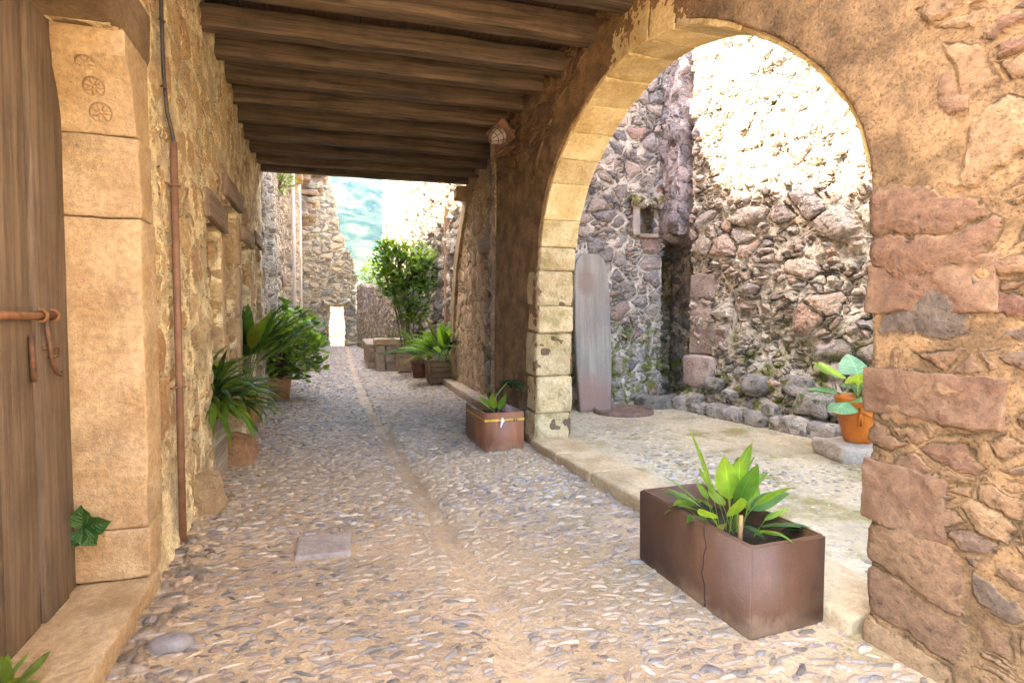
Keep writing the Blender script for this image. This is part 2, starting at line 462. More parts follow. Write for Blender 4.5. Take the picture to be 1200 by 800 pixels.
# ------------------------------------------------------------------ materials
M_left = rubble('ochre_plastered_rubble', [(0, (.48, .32, .15)), (.3, (.58, .42, .22)), (.55, (.42, .25, .12)), (.8, (.62, .47, .26)), (1, (.36, .20, .11))],
                (.72, .57, .35), sx=3.2, sy=3.4, t0=.05, t1=.28, psmall=.55, relief=.026, rough1=.022, rough2=.004, plaster=.42, warp=.28, seed=1, dirt=.25)
M_right = rubble('brown_rubble', [(0, (.165, .092, .052)), (.18, (.25, .15, .075)), (.36, (.145, .072, .045)), (.52, (.27, .17, .085)), (.68, (.19, .108, .056)), (.84, (.12, .09, .065)), (1, (.205, .105, .056))],
                 (.225, .135, .062), sx=2.2, sy=4.1, ratio=2.2, t0=.015, t1=.17, psmall=.5, relief=.024, rough1=.012, rough2=.004, plaster=.12, groove=.4, gdepth=.14, seed=2, warp=.22, dirt=.45)
M_court = rubble('grey_purple_rubble', [(0, (.38, .29, .25)), (.2, (.17, .16, .165)), (.4, (.44, .33, .26)), (.55, (.24, .21, .20)), (.75, (.50, .39, .30)), (.9, (.18, .17, .175)), (1, (.42, .24, .17))],
                 (.50, .43, .36), sx=3.3, sy=4.6, ratio=2.2, t0=.02, t1=.2, psmall=.55, relief=.06, rough1=.03, seed=3, moss=1.0, mosstop=2.2, dirt=.3, groove=.6)
M_court2 = rubble('pink_grey_rubble', [(0, (.52, .37, .29)), (.22, (.30, .26, .24)), (.4, (.57, .45, .35)), (.6, (.38, .31, .27)), (.78, (.60, .50, .38)), (1, (.46, .28, .20))],
                  (.56, .48, .38), sx=2.3, sy=3.9, ratio=2.4, t0=.02, t1=.22, psmall=.55, relief=.07, rough1=.04, rough2=.008, seed=4, moss=1.0, mosstop=1.9, dirt=.25, groove=.75)
M_ft = None
M_purple = rubble('purple_plaster', [(0, (.36, .27, .26)), (.5, (.22, .19, .2)), (1, (.42, .32, .29))], (.40, .33, .32), sx=3.0, sy=4.0, t0=.03, t1=.25, psmall=.5, relief=.06, rough1=.05, rough2=.01, seed=8, plaster=.30, dirt=.3, groove=.5)
M_far = rubble('pale_far_rubble', [(0, (.56, .44, .29)), (.3, (.42, .33, .23)), (.5, (.62, .50, .34)), (.75, (.36, .29, .21)), (1, (.64, .53, .38))],
               (.66, .56, .41), sx=2.4, sy=4.0, ratio=2.0, t0=.02, t1=.18, psmall=.5, relief=.07, rough1=.03, seed=5, dirt=.3)
M_ft = rubble('sunlit_rubble', [(0, (.50, .40, .30)), (.4, (.36, .29, .23)), (1, (.58, .48, .38))], (.55, .46, .36), sx=2.6, sy=3.6, ratio=2.0, t0=.02, t1=.25, psmall=.5, relief=.16, rough1=.10, rough2=.02, seed=9, dirt=.3, groove=.9, gdepth=.8)
M_tower = rubble('tower_rubble', [(0, (.54, .42, .26)), (.3, (.36, .29, .20)), (.5, (.60, .48, .30)), (.75, (.28, .25, .20)), (1, (.64, .52, .34))],
                 (.60, .50, .34), sx=1.9, sy=3.2, ratio=2.0, t0=.01, t1=.13, psmall=.5, relief=.10, rough1=.04, seed=6, dirt=.5)
M_infill = rubble('infill_rubble', [(0, (.42, .28, .17)), (.35, (.52, .37, .22)), (.65, (.34, .24, .16)), (1, (.54, .36, .22))],
                  (.58, .44, .26), sx=2.8, sy=4.2, t0=.02, t1=.12, psmall=.4, relief=.03, seed=7, dirt=.3)
M_vous = dressed('yellow_sandstone', (.52, .36, .15), (.68, .53, .28), grain=.008, rnd=.2, pock=.25)
M_jambR = dressed('mossy_sandstone', (.52, .38, .19), (.62, .49, .28), grain=.014, moss=.55, rnd=.15, pock=.35, mossc=(.19, .16, .03))
M_jambL = dressed('honey_sandstone', (.42, .285, .15), (.54, .405, .24), grain=.008, rnd=.10, pock=.4)
M_step = dressed('worn_step_stone', (.42, .30, .16), (.52, .40, .24), grain=.006, rnd=.1)
M_granite = dressed('granite', (.30, .25, .22), (.38, .33, .29), grain=.003, rnd=.05, pock=.5)
M_bench = dressed('bench_stone', (.30, .22, .15), (.40, .31, .21), grain=.01, rnd=.1)
M_rockred = dressed('reddish_rock', (.36, .17, .08), (.45, .26, .13), grain=.02, rnd=.1)
M_rocktan = dressed('tan_rock', (.46, .31, .16), (.54, .40, .22), grain=.02, rnd=.1)
M_mossrock = dressed('mossy_rock', (.22, .20, .18), (.42, .36, .30), grain=.02, moss=.95, rnd=.3, mossc=(.10, .11, .02))
M_beam = wood('beam_timber', (.042, .028, .018), (.165, .11, .066), scale=.7, stain=.7, rough=.7)
M_board = wood('ceiling_boards', (.04, .024, .013), (.10, .06, .03), scale=.7, planks=.2)
M_door = wood('weathered_door', (.12, .088, .063), (.205, .155, .112), scale=.8, planks=0, bump=.012, stain=.5)
M_lintel = wood('grey_lintel', (.20, .13, .08), (.36, .27, .19), scale=.8, bump=.008)
M_slabw = None
M_crate = wood('crate_wood', (.26, .16, .08), (.40, .28, .16), scale=.9)
M_darkcrate = wood('dark_planter_wood', (.17, .10, .05), (.30, .20, .11), scale=.9)
M_post = wood('post_timber', (.34, .19, .10), (.48, .30, .17), scale=.5)
M_greybox = wood('grey_box_wood', (.30, .24, .17), (.44, .37, .28), scale=.9)
M_planter = clay('brown_glazed_clay', (.12, .056, .028), (.085, .04, .02), .52)
M_planter2 = clay('terracotta_brown', (.27, .11, .052), (.20, .08, .04), .5)
M_terra = plain('orange_glaze', (.62, .19, .022), .35, var=.2, nscale=5, c2=(.50, .13, .015), bump=.001)
M_pot = plain('dull_clay', (.24, .11, .07), .7)
M_potL = plain('warm_clay', (.48, .24, .11), .7)
M_soil = plain('soil', (.06, .04, .025), .95, nscale=30, bump=.02)
M_iron = plain('dark_iron', (.10, .065, .05), .6, .4, nscale=30, c2=(.20, .10, .05))
M_rust = plain('rusty_pipe', (.17, .085, .05), .6, .0, nscale=10, c2=(.24, .13, .075))
M_bolt = plain('rusty_bolt', (.28, .14, .065), .65, .2, nscale=25)
M_cable = plain('black_cable', (.06, .045, .04), .5)
M_lamp = plain('brown_lamp_paint', (.25, .13, .075), .45)
M_tape = plain('yellow_tape', (.62, .36, .04), .5, var=.35, nscale=20)
M_white = plain('white_plastic', (.8, .78, .72), .4, var=.1)
M_cover = plain('rusted_cover', (.22, .13, .09), .8, .1, nscale=12, c2=(.14, .085, .06), bump=.01)
M_stem = plain('green_stem', (.16, .24, .05), .5)
M_bark = plain('shrub_bark', (.22, .15, .09), .85, nscale=20, bump=.01)
M_dry = plain('dry_twig', (.45, .26, .10), .8)
M_leaf = leafmat('strap_leaf', .4, .40)
M_broad = leafmat('broad_leaf', .35, .42, vein=7, ribs=False)
M_shrub = leafmat('shrub_leaf', .4, .38, vein=6, ribs=False)

def glassmat():
    m, nt, b, out = newmat('frosted_glass')
    b.inputs['Base Color'].default_value = (.8, .78, .7, 1); b.inputs['Roughness'].default_value = .3
    b.inputs['Transmission Weight'].default_value = .6
    return m
M_glass = glassmat()
def slabmat():
    m, nt, b, out = newmat('weathered_slab')
    o = nt.uv(); n1 = nt.noise(o, 2.2, 6, .65); n2 = nt.noise(nt.vmath('MULTIPLY', o, (9, .8, 1)), 1, 5, .65); n3 = nt.noise(o, 50, 5, .7)
    col = nt.mix(nt.smooth(n2, .35, .7), (.21, .18, .145), (.32, .28, .225))
    zz = nt.sep(o)[1]
    col = nt.mix(nt.smooth(nt.math('ADD', zz, nt.math('MULTIPLY', nt.math('SUBTRACT', n1, .5), .9)), .75, .3, 0, .8), col, (.27, .15, .11))
    p = nt.vmath('LENGTH', nt.vmath('MULTIPLY', nt.vmath('SUBTRACT', o, (3.48, 2.02, 0)), (1, .75, 0)))
    col = nt.mix(nt.smooth(nt.math('ADD', p, nt.math('MULTIPLY', nt.math('SUBTRACT', n1, .5), .25)), .20, .08, 0, .7), col, (.20, .13, .10))
    col = nt.mix(nt.smooth(n1, .52, .7, 0, .5), col, (.2, .18, .18))
    nt.put(b.inputs['Base Color'], nt.scale(col, nt.math('MULTIPLY_ADD', n3, .7, .65))); b.inputs['Roughness'].default_value = .75
    setbump(nt, b, nt.math('ADD', n2, n3), .006); return m
M_slabw = slabmat()

def paving_mat(name, base, lo, moss=.5):
    m, nt, b, out = newmat(name, True)
    o = nt.uv()
    n1 = nt.noise(o, 1.1, 5, .6); n2 = nt.noise(o, 14, 6, .7); n3 = nt.noise(o, 60, 5, .7)
    v = nt.voro(nt.vmath('ADD', o, nt.vmath('SCALE', nt.vmath('SUBTRACT', nt.noise(o, 9, 3, col=True), (.5, .5, .5)), scale=.06)), 26, 'F1', 1.0)
    peb = nt.smooth(v[0], .5, .15)
    pc = nt.sep(v[1])
    on = nt.math('MULTIPLY', peb, nt.math('LESS_THAN', pc[0], .5))
    h = nt.math('ADD', nt.math('MULTIPLY', nt.math('SUBTRACT', n2, .5), .022), nt.math('ADD', nt.math('MULTIPLY', nt.math('SUBTRACT', n3, .5), .010), nt.math('MULTIPLY', on, .004)))
    setdisp(nt, out, h)
    col = nt.mix(nt.smooth(n1, .35, .65), base, lo)
    col = nt.scale(col, nt.math('MULTIPLY_ADD', n2, .9, .55)); col = nt.scale(col, nt.math('MULTIPLY_ADD', n3, .8, .6))
    col = nt.mix(nt.math('MULTIPLY', on, .5), col, nt.ramp(pc[1], [(0, (.22, .17, .14)), (.5, (.38, .28, .18)), (1, (.30, .26, .24))]))
    x = nt.sep(o)
    mm = nt.math('MULTIPLY', nt.smooth(nt.noise(o, 1.6, 6, .7), .48, .66, 0, moss), nt.smooth(x[0], .6, 1.5))
    mm = nt.math('MULTIPLY', mm, nt.smooth(x[1], 9, 6))
    col = nt.mix(mm, col, (.20, .17, .035))
    nt.put(b.inputs['Base Color'], col); b.inputs['Roughness'].default_value = .8
    b.inputs['Specular IOR Level'].default_value = .35
    return m
M_pave = paving_mat('dusty_mortar_paving', (.52, .385, .235), (.36, .26, .155))
M_cpave = paving_mat('court_mortar_paving', (.52, .43, .28), (.40, .33, .21), moss=.85)

def pebble_mat():
    m, nt, b, out = newmat('cobble')
    at = nt.node('ShaderNodeAttribute', attribute_name='Col').outputs['Color']
    o = nt.obj(); n = nt.noise(o, 30, 5, .7)
    nt.put(b.inputs['Base Color'], nt.scale(at, nt.math('MULTIPLY_ADD', n, .9, .55)))
    nt.put(b.inputs['Roughness'], nt.math('MULTIPLY_ADD', n, .4, .12))
    setbump(nt, b, n, .005)
    return m
M_peb = pebble_mat()
M_ground = plain('earth', (.28, .22, .13), .95, nscale=.5)

# ------------------------------------------------------------------ setting: ground, hill
def sheet(name, x0, x1, y0, y1, z, nx, ny, mat, f=None):
    xs = np.linspace(x0, x1, nx + 1); ys = np.linspace(y0, y1, ny + 1)
    X, Y = np.meshgrid(xs, ys, indexing='ij'); Z = np.full_like(X, z) if f is None else f(X, Y)
    V = np.stack([X, Y, Z], -1).reshape(-1, 3); id_ = np.arange((nx + 1) * (ny + 1)).reshape(nx + 1, ny + 1)
    F = np.stack([id_[:-1, :-1], id_[1:, :-1], id_[1:, 1:], id_[:-1, 1:]], -1).reshape(-1, 4)
    return mesh_np(name, V, F, V[F.ravel()][:, :2], mat)

tag(sheet('ground', -700, 700, -700, 700, -.25, 40, 40, M_ground), kind='structure')

DR = np.array([(0.70, -3), (.73, 2.4), (.73, 3.06), (.68, 3.7), (.63, 4.5), (.56, 5.4), (.486, 7.2), (.33, 10.1), (.24, 14.3), (.135, 21.7), (.05, 32)])
drain_x = lambda Y: np.interp(Y, DR[:, 1], DR[:, 0])
def fl(X, Y):
    d = np.abs(X - drain_x(Y))
    z = -.03 * np.exp(-(d / .10) ** 2) + .03 * np.clip((np.abs(X - .6) - .6) / 1.5, 0, 1)
    nz = np.array([mn.noise(Vector((a * .9, b_ * .9, 3.3))) for a, b_ in zip(X.ravel(), Y.ravel())]).reshape(X.shape)
    return z + .014 * nz
pv = sheet('alley_paving', -2.6, 2.6, -4, 12.0, 0, 260, 640, M_pave, fl); tag(pv, kind='structure')
fp = sheet('unseen_bounce_paving', -12, 2.6, -14, -4, -.005, 80, 60, M_pave); tag(fp, kind='structure')  # unseen ground behind the camera, added with the next to bounce sunlight
fp2 = sheet('unseen_bounce_paving', -12, -2.6, -4, .6, -.005, 60, 40, M_pave); tag(fp2, kind='structure')
pv2 = sheet('far_paving', -3.5, 3.2, 12.0, 40, 0, 90, 240, M_pave, fl); tag(pv2, kind='structure')
CZ = .09
cpv = sheet('courtyard_paving', 2.35, 12, -3, 9.5, CZ, 320, 400, M_cpave,
            lambda X, Y: CZ + .012 * np.array([mn.noise(Vector((a * .8, b_ * .8, 7))) for a, b_ in zip(X.ravel(), Y.ravel())]).reshape(X.shape))
tag(cpv, kind='structure')

# cobbles: embedded domes, uncountable
PAL = [(.36, .31, .28), (.46, .37, .28), (.52, .41, .28), (.56, .44, .30), (.26, .24, .24), (.46, .36, .26), (.36, .26, .20), (.60, .51, .40), (.33, .30, .29), (.52, .40, .26)]
PALN = [(.29, .24, .20), (.35, .28, .22), (.42, .33, .24), (.23, .21, .20), (.48, .37, .26), (.37, .29, .23), (.30, .21, .16), (.52, .42, .31)]
PALC = [(.46, .40, .31), (.38, .34, .28), (.54, .46, .33), (.34, .30, .24), (.58, .49, .34), (.42, .39, .26)]
def dome(rings, seg):
    V = [(0, 0, 1)]
    for r in range(1, rings + 1):
        t = r / rings * PI * .5
        for k in range(seg):
            a = 2 * PI * k / seg; V.append((math.sin(t) * math.cos(a), math.sin(t) * math.sin(a), math.cos(t) - (.6 if r == rings else 0)))
    F = []
    for k in range(seg): F.append((0, 1 + k, 1 + (k + 1) % seg, 1 + (k + 1) % seg))
    for r in range(rings - 1):
        for k in range(seg):
            a = 1 + r * seg; F.append((a + k, a + seg + k, a + seg + (k + 1) % seg, a + (k + 1) % seg))
    return np.array(V), F
def scatter(pts, zf, lx, ly, hz, pal, rings, seg, colf=None, rot=.45):
    n = len(pts); DV, DF = dome(rings, seg); nv = len(DV)
    a = rng.normal(0, rot, n); L = rng.uniform(*lx, n) / 2; Wd = rng.uniform(*ly, n) / 2; Hh = rng.uniform(*hz, n)
    V = np.repeat(DV[None], n, 0) * np.stack([L, Wd, Hh], 1)[:, None]
    # irregular outline
    ang = np.arctan2(DV[:, 1], DV[:, 0]); ph = rng.uniform(0, 6.28, (n, 2))
    k = 1 + .16 * np.sin(2 * ang[None] + ph[:, :1]) + .12 * np.sin(3 * ang[None] + ph[:, 1:])
    V[..., 0] *= k; V[..., 1] *= k
    tl = rng.normal(0, .09, (n, 2)); V[..., 2] += V[..., 0] * tl[:, :1] + V[..., 1] * tl[:, 1:]
    x = V[..., 0] * np.cos(a)[:, None] - V[..., 1] * np.sin(a)[:, None]; y = V[..., 0] * np.sin(a)[:, None] + V[..., 1] * np.cos(a)[:, None]
    z0 = zf(pts[:, 0], pts[:, 1])
    W = np.stack([x + pts[:, :1], y + pts[:, 1:2], V[..., 2] + z0[:, None] - .004], -1)
    F3 = [f[:3] for f in DF if f[2] == f[3]]; F4 = [f for f in DF if f[2] != f[3]]
    cols = np.array(pal)[rng.integers(0, len(pal), n)] * rng.uniform(.32, 1.0, (n, 1))
    if colf is not None: cols = colf(pts, cols)
    cc = np.concatenate([np.repeat(cols[:, None], nv, 1), np.ones((n, nv, 1))], -1)
    offs = (np.arange(n) * nv)[:, None, None]
    return W.reshape(-1, 3), (np.array(F3)[None] + offs).reshape(-1, 3), (np.array(F4)[None] + offs).reshape(-1, 4), cc.reshape(-1, 4)
def jgrid(x0, x1, y0, y1, dx, dy, keep=.92):
    xs = np.arange(x0, x1, dx); ys = np.arange(y0, y1, dy)
    X, Y = np.meshgrid(xs, ys, indexing='ij'); X = X + (np.arange(len(ys)) % 2)[None] * dx * .5
    p = np.stack([X.ravel(), Y.ravel()], 1) + rng.normal(0, 1, (X.size, 2)) * (dx * .22, dy * .22)
    return p[rng.random(len(p)) < keep]
def dusty(p, c):
    k = np.array([mn.noise(Vector((a * .8, b_ * .8, 9.1))) for a, b_ in p]) * .5 + .5
    w = np.clip((k - .4) * 1.7, .10, .6)[:, None]
    far = np.clip((p[:, 1:2] - 4.5) / 5, 0, 1)
    return c * (1 - w) + np.array((.46, .345, .215)) * w * (1 - .3 * far) + 0.0
sets = []
def no_drain(p, w=.10): return p[np.abs(p[:, 0] - drain_x(p[:, 1])) > w]
def in_alley(p):
    xl = -1.04 - .04 * (p[:, 1] - 4); xr = np.where(p[:, 1] < 7.7, 2.03 - .055 * (p[:, 1] - 6.16), 2.2)
    return p[(p[:, 0] > xl) & (p[:, 0] < xr)]
def no_slab(p): return p[~((p[:, 0] > -.36) & (p[:, 0] < .06) & (p[:, 1] > 3.68) & (p[:, 1] < 4.13))]
sets.append(scatter(no_slab(in_alley(no_drain(jgrid(-1.2, 2.4, .8, 4.2, .074, .035, .93)))), fl, (.03, .125), (.014, .046), (.003, .017), PALN, 4, 12, dusty, rot=.38))
sets.append(scatter(no_slab(in_alley(no_drain(jgrid(-1.3, 2.4, 4.2, 12, .076, .042, .95)))), fl, (.04, .11), (.02, .046), (.007, .022), PAL, 3, 9, dusty, rot=.3))
pf = no_drain(jgrid(-2.0, 2.6, 12, 31, .12, .10)); pf = pf[pf[:, 0] < 2.3]
sets.append(scatter(pf, fl, (.07, .14), (.04, .08), (.012, .026), PAL, 2, 7, dusty))
ys = np.arange(1, 20, .11)
pd = np.concatenate([np.stack([drain_x(ys) + s * .095 + rng.normal(0, .012, len(ys)), ys + rng.normal(0, .02, len(ys))], 1) for s in (-1, 0, 1)])
sets.append(scatter(pd[rng.random(len(pd)) < .55], fl, (.05, .10), (.04, .07), (.004, .012), PAL, 3, 10, dusty, rot=1.2))
cz = lambda x, y: np.full(len(x), CZ)
pc_ = jgrid(2.75, 6.2, 1.2, 8.6, .08, .065)
sets.append(scatter(pc_, cz, (.04, .10), (.025, .06), (.003, .011), PALC, 3, 9, None, rot=.9))
# loose pebbles piled at the foot of the left wall
pw = np.stack([rng.uniform(-1.12, -.82, 160) - .04 * 0, rng.uniform(2.3, 5.2, 160)], 1); pw[:, 0] -= .04 * (pw[:, 1] - 4)
sets.append(scatter(pw, lambda x, y: np.full(len(x), .02), (.05, .13), (.04, .09), (.015, .04), [(.40, .29, .18), (.46, .34, .21), (.33, .26, .2)], 4, 12, None, rot=1.5))
V = np.concatenate([s[0] for s in sets]); off = np.cumsum([0] + [len(s[0]) for s in sets])
F = [tuple(f) for s, o in zip(sets, off) for f in (s[1] + o).tolist()] + [tuple(f) for s, o in zip(sets, off) for f in (s[2] + o).tolist()]
cob = mesh_np('cobblestones', V, F, None, M_peb, None, np.concatenate([s[3] for s in sets]))
tag(cob, 'rounded grey and tan cobbles set in the alley and courtyard floor', 'cobblestones', kind='stuff')

# big smooth cobble by the left wall, flush granite slab
bp = Acc(); DV, DF = dome(6, 20)
bp.add([(-.77 + v[0] * .10, 2.87 + v[1] * .055, .03 + v[2] * .05) for v in DV], [[i for k, i in enumerate(f) if i not in f[:k]] for f in DF], None, (.22, .20, .19))
o = bp.build('cobblestone', M_peb); tag(o, 'largest smooth grey cobble, loose near the foot of the left wall', 'cobble')
sl = rbox((-.15, 3.905, 0.0), (.34, .35, .06), M_granite, 'paving_slab', None, n=10, bev=.008, jit=.004, seed=3)
tag(sl, 'square pinkish grey stone slab set flush among the alley cobbles', 'paving slab')

# ------------------------------------------------------------------ left house
LO = np.array((-.92, 0, 0)); LU = np.array((-.04, 1, 0)) / math.hypot(.04, 1); LN = np.array((1, .04, 0)) / math.hypot(.04, 1)
def LP(u, w=0.0, z=0.0): return LO + LU * u + LN * w + np.array((0, 0, z))
house = thing('stone_house', 'ochre plastered rubble house on the left with plank door and timber lintels', 'house')
OPEN = [(5.49, 6.31, 2.33), (6.6, 7.55, 2.72), (8.0, 8.77, 2.42), (9.35, 10.1, 2.55)]
def lmask(u, v):
    m = np.ones(u.shape, bool)
    m &= ~((u > 1.4) & (u < 3.5) & (v < 2.88))
    for a, b_, t in OPEN: m &= ~((u > a) & (u < b_) & (v < t))
    return m
def loff(u, v):
    return .05 * np.clip((.5 - v) / .5, 0, 1) ** 2 + .03 * np.sin(u * 1.3 + v * .7) * np.sin(v * 1.1)
masonry('wall', LO, LU, LN, 3.2, 10.62, -.1, 4.45, .0225, .5, M_left, house, lambda u, v: lmask(u, v), offset=loff, back=False, rev=6)
masonry('wall', LO, LU, LN, .5, 3.2, -.1, 4.45, .05, .5, M_left, house, lambda u, v: lmask(u, v), back=False, rev=6)
masonry('unseen_upper_wall', LO + LN * -.02, LU, LN, .5, 10.6, 4.46, 8.4, .1, .5, M_left, house, None, back=True, rev=2)  # out of view, added to keep the sun off the right wall
rbox(LP(5.6, -.85, 2.2), (10.2, .1, 4.5), M_left, 'rear_wall', house, n=6, U=LU)  # added backing that stops daylight leaking round the plank door
rbox(LP(.6, -.62, 2.2), (.15, .5, 4.5), M_left, 'rear_wall', house, n=6, U=LU)  # added end cap of the light-blocking backing
# rear lining behind the openings (dark interiors closed by plank doors)
for i, (a, b_, t) in enumerate(OPEN):
    rbox(LP((a + b_) / 2, -.42, t / 2), (b_ - a + .1, .05, t), M_door, 'door', house, n=4, U=LU, vaxis=2, seed=i)
    rbox(LP((a + b_) / 2 + .02, -.12, t + .12 + .005), (b_ - a + .26, .36, .24 - .02 * i), M_lintel, 'lintel', house, n=8, bev=.02, jit=.02, U=LU, vaxis=0, seed=i * 2.3)
# dressed jambs on the far side of the first opening
for i, (z0, z1) in enumerate(((-.05, .62), (.63, 1.12), (1.13, 1.72), (1.73, 2.3))):
    rbox(LP(6.31 + .10, -.165, (z0 + z1) / 2), (.22, .36, z1 - z0 - .01), M_jambL, 'jamb_stone', house, n=8, bev=.02, jit=.012, U=LU, seed=i)
for i, (z0, z1) in enumerate(((-.05, .8), (.81, 1.5), (1.51, 2.1), (2.11, 2.7))):
    rbox(LP(7.55 + .10, -.165, (z0 + z1) / 2), (.22, .36, z1 - z0 - .01), M_jambL, 'jamb_stone', house, n=8, bev=.02, jit=.012, U=LU, seed=i + 9)
# near door: jamb blocks, corbel with rosettes, stone lintel, sill
JB = [(.14, .40), (.404, 2.0), (2.004, 2.408)]
for i, (z0, z1) in enumerate(JB):
    rbox(LP(3.52 + .02 * (i % 2), -.13, (z0 + z1) / 2), (.24 + .04 * (i % 2), .37, z1 - z0), M_jambL, 'jamb_stone', house, n=16, bev=.012, jit=.008, jf=4, U=LU, seed=i * 3.1)
# corbel: concave underside leaning into the opening, with a square abacus
def corbel_mesh():
    prof = [(p_, z_ - .167) for p_, z_ in [(0, 2.58), (-.015, 2.66), (-.045, 2.76), (-.09, 2.85), (-.145, 2.915), (-.15, 2.92), (-.155, 3.04), (.24, 3.04), (.24, 2.58)]]
    # densify the curved face
    A = Acc(); W = [-.32, -.2, -.08, .045]
    n = len(prof)
    rows = [[LP(3.405 + p, w, z) for p, z in prof] for w in W]
    for a in range(len(W) - 1):
        for k in range(n):
            k2 = (k + 1) % n
            A.add([rows[a][k], rows[a + 1][k], rows[a + 1][k2], rows[a][k2]], [[0, 1, 2, 3]], [(W[a], prof[k][1]), (W[a + 1], prof[k][1]), (W[a + 1], prof[k2][1]), (W[a], prof[k2][1])])
    for a in (0, -1):
        A.add(rows[a], [list(range(n))[::(1 if a == 0 else -1)]], [(p, z) for p, z in (prof if a == 0 else prof[::-1])])
    return A
M_corbel = dressed('corbel_stone', (.38, .255, .13), (.48, .355, .205), grain=.006, rnd=.05, disp=False)
cb = corbel_mesh().build('corbel', M_corbel, house, smooth=False)
bmx = bmesh.new(); bmx.from_mesh(cb.data); bmesh.ops.remove_doubles(bmx, verts=bmx.verts, dist=1e-4); bmesh.ops.recalc_face_normals(bmx, faces=bmx.faces)
bmesh.ops.bevel(bmx, geom=[e for e in bmx.edges if len(e.link_faces) == 2 and e.calc_face_angle(0) > .5], offset=.01, segments=2, affect='EDGES', profile=.6)
bmx.to_mesh(cb.data); bmx.free()
def rosette(w, p, z, nrm, r):
    """six petals in relief round a boss, lying on the sloped face"""
    c = Vector(LP(3.405 + p, w, z)); n = Vector(nrm).normalized(); a = Vector(LN); b_ = n.cross(a).normalized()
    A = Acc()
    for k in range(7):
        t = k * 2 * PI / 7
        d = a * math.cos(t) + b_ * math.sin(t); e = n.cross(d)
        pts = []
        V, F = dome(3, 10)
        vv = [c + d * (r * .62 + v[0] * r * .42) + e * (v[1] * r * .20) + n * (max(v[2], 0) * .012 - .002) for v in V]
        A.add(vv, [[i for k_, i in enumerate(f) if i not in f[:k_]] for f in F])
    V, F = dome(3, 10)
    A.add([c + a * v[0] * r * .2 + b_ * v[1] * r * .2 + n * (max(v[2], 0) * .014) for v in V], [[i for k_, i in enumerate(f) if i not in f[:k_]] for f in F])
    ring = [c + (a * math.cos(t) + b_ * math.sin(t)) * r * 1.08 + n * .002 for t in np.linspace(0, 2 * PI, 25)]
    A.add(*tube(ring, .0035, 6, False))
    return A.build('rosette', M_corbel, cb)
rosette(-.13, -.112, 2.713, -LU * .62 - np.array((0, 0, .78)), .038)
rosette(-.115, -.060, 2.623, -LU * .84 - np.array((0, 0, .5)), .042)
rosette(-.10, -.020, 2.513, -LU * .94 - np.array((0, 0, .3)), .044)
M_darkst = dressed('dark_lintel_stone', (.17, .11, .06), (.26, .18, .10), grain=.012, rnd=.05)
rbox(LP(2.5, -.22, 3.05), (2.6, .5, .35), M_darkst, 'door_lintel', house, n=30, bev=.06, jit=.02, U=LU, seed=4)
rbox(LP(2.55, -.13, .055), (1.95, .40, .15), M_jambL, 'door_sill', house, n=26, bev=.02, jit=.012, U=LU, seed=6)
# the plank door
dr = bpy.data.objects.new('plank_door', None); C.objects.link(dr); dr.parent = house
M_plank = M_door
us = [3.41, 3.285, 3.02, 2.70, 2.36, 2.05, 1.7, 1.4]
for i in range(len(us) - 1):
    w_ = us[i] - us[i + 1]
    z0 = .125 if i > 1 else (.28, .21)[i] if False else .125
    rbox(LP((us[i] + us[i + 1]) / 2, -.297 + .014 * (i % 2), 1.6), (w_ - .022, .05, 2.94), M_plank, 'door_plank', dr, n=14, bev=.006, jit=.003, U=LU, vaxis=2, seed=i * 1.7)
hw = Acc()
hw.add(*tube([LP(2.6, -0.252, 1.505), LP(3.19, -0.252, 1.505)], .017, 12))
hw.build('bolt', M_bolt, dr)
for u_ in (3.05, 3.17):
    A = Acc(); A.add(*tube([LP(u_ + .02 * math.cos(t) * 0, -0.252 + .026 * math.cos(t), 1.505 + .026 * math.sin(t)) for t in np.linspace(0, 2 * PI, 17)], .0075, 8, False))
    A.add(*tube([LP(u_, -0.262, 1.53), LP(u_, -0.264, 1.57)], .006, 6)); A.build('staple', M_bolt, dr)
A = Acc(); A.add(*tube([LP(3.06, -0.237, 1.49), LP(3.07, -0.230, 1.38), LP(3.09, -0.227, 1.29), LP(3.12, -0.222, 1.245), LP(3.155, -0.222, 1.232), LP(3.165, -0.222, 1.245)], [.011, .010, .010, .009, .008, .006], 10)); A.build('hook', M_iron, dr)
A = Acc(); A.add(*tube([LP(3.06, -0.252, 1.36), LP(3.17, -0.232, 1.365), LP(3.19, -0.232, 1.34), LP(3.17, -0.232, 1.32), LP(3.10, -0.242, 1.318)], .008, 8))
A.add(*tube([LP(2.97, -0.257, 1.42), LP(2.97, -0.254, 1.22)], .012, 6)); A.build('latch', M_iron, dr)

# conduit with its cable
pipe = thing('conduit_pipe', 'thin rust brown metal conduit fixed upright to the left wall, with black cable', 'pipe')
uP = 4.16
A = Acc(); A.add(*tube([LP(uP, .055, .02), LP(uP, .055, 1.3), LP(uP, .055, 2.60)], .022, 14)); A.build('pipe', M_rust, pipe)
A = Acc(); A.add(*tube([LP(uP, .055, 2.58), LP(uP, .055, 2.63), LP(uP - .03, .03, 2.78), LP(uP - .07, .025, 3.0), LP(uP - .085, .025, 3.3), LP(uP - .085, .025, 4.0)], .012, 8)); A.build('cable', M_cable, pipe)
for z in (2.33, 1.05):
    A = Acc(); A.add(*tube([LP(uP + .0315 * math.cos(t), .055 + .0315 * math.sin(t), z) for t in np.linspace(0, 2 * PI, 21)], .008, 8, False))
    A.add(*tube([LP(uP + .03, .05, z), LP(uP + .075, .02, z)], .008, 8)); A.add(*tube([LP(uP - .03, .05, z), LP(uP - .065, .02, z)], .008, 8))
    A.build('bracket', M_rust, pipe)
for z in (2.9, 3.3):
    A = Acc(); A.add(*tube([LP(uP - .12, .02, z), LP(uP - .085, .042, z), LP(uP - .05, .02, z)], .006, 6)); A.build('clip', M_cable, pipe)
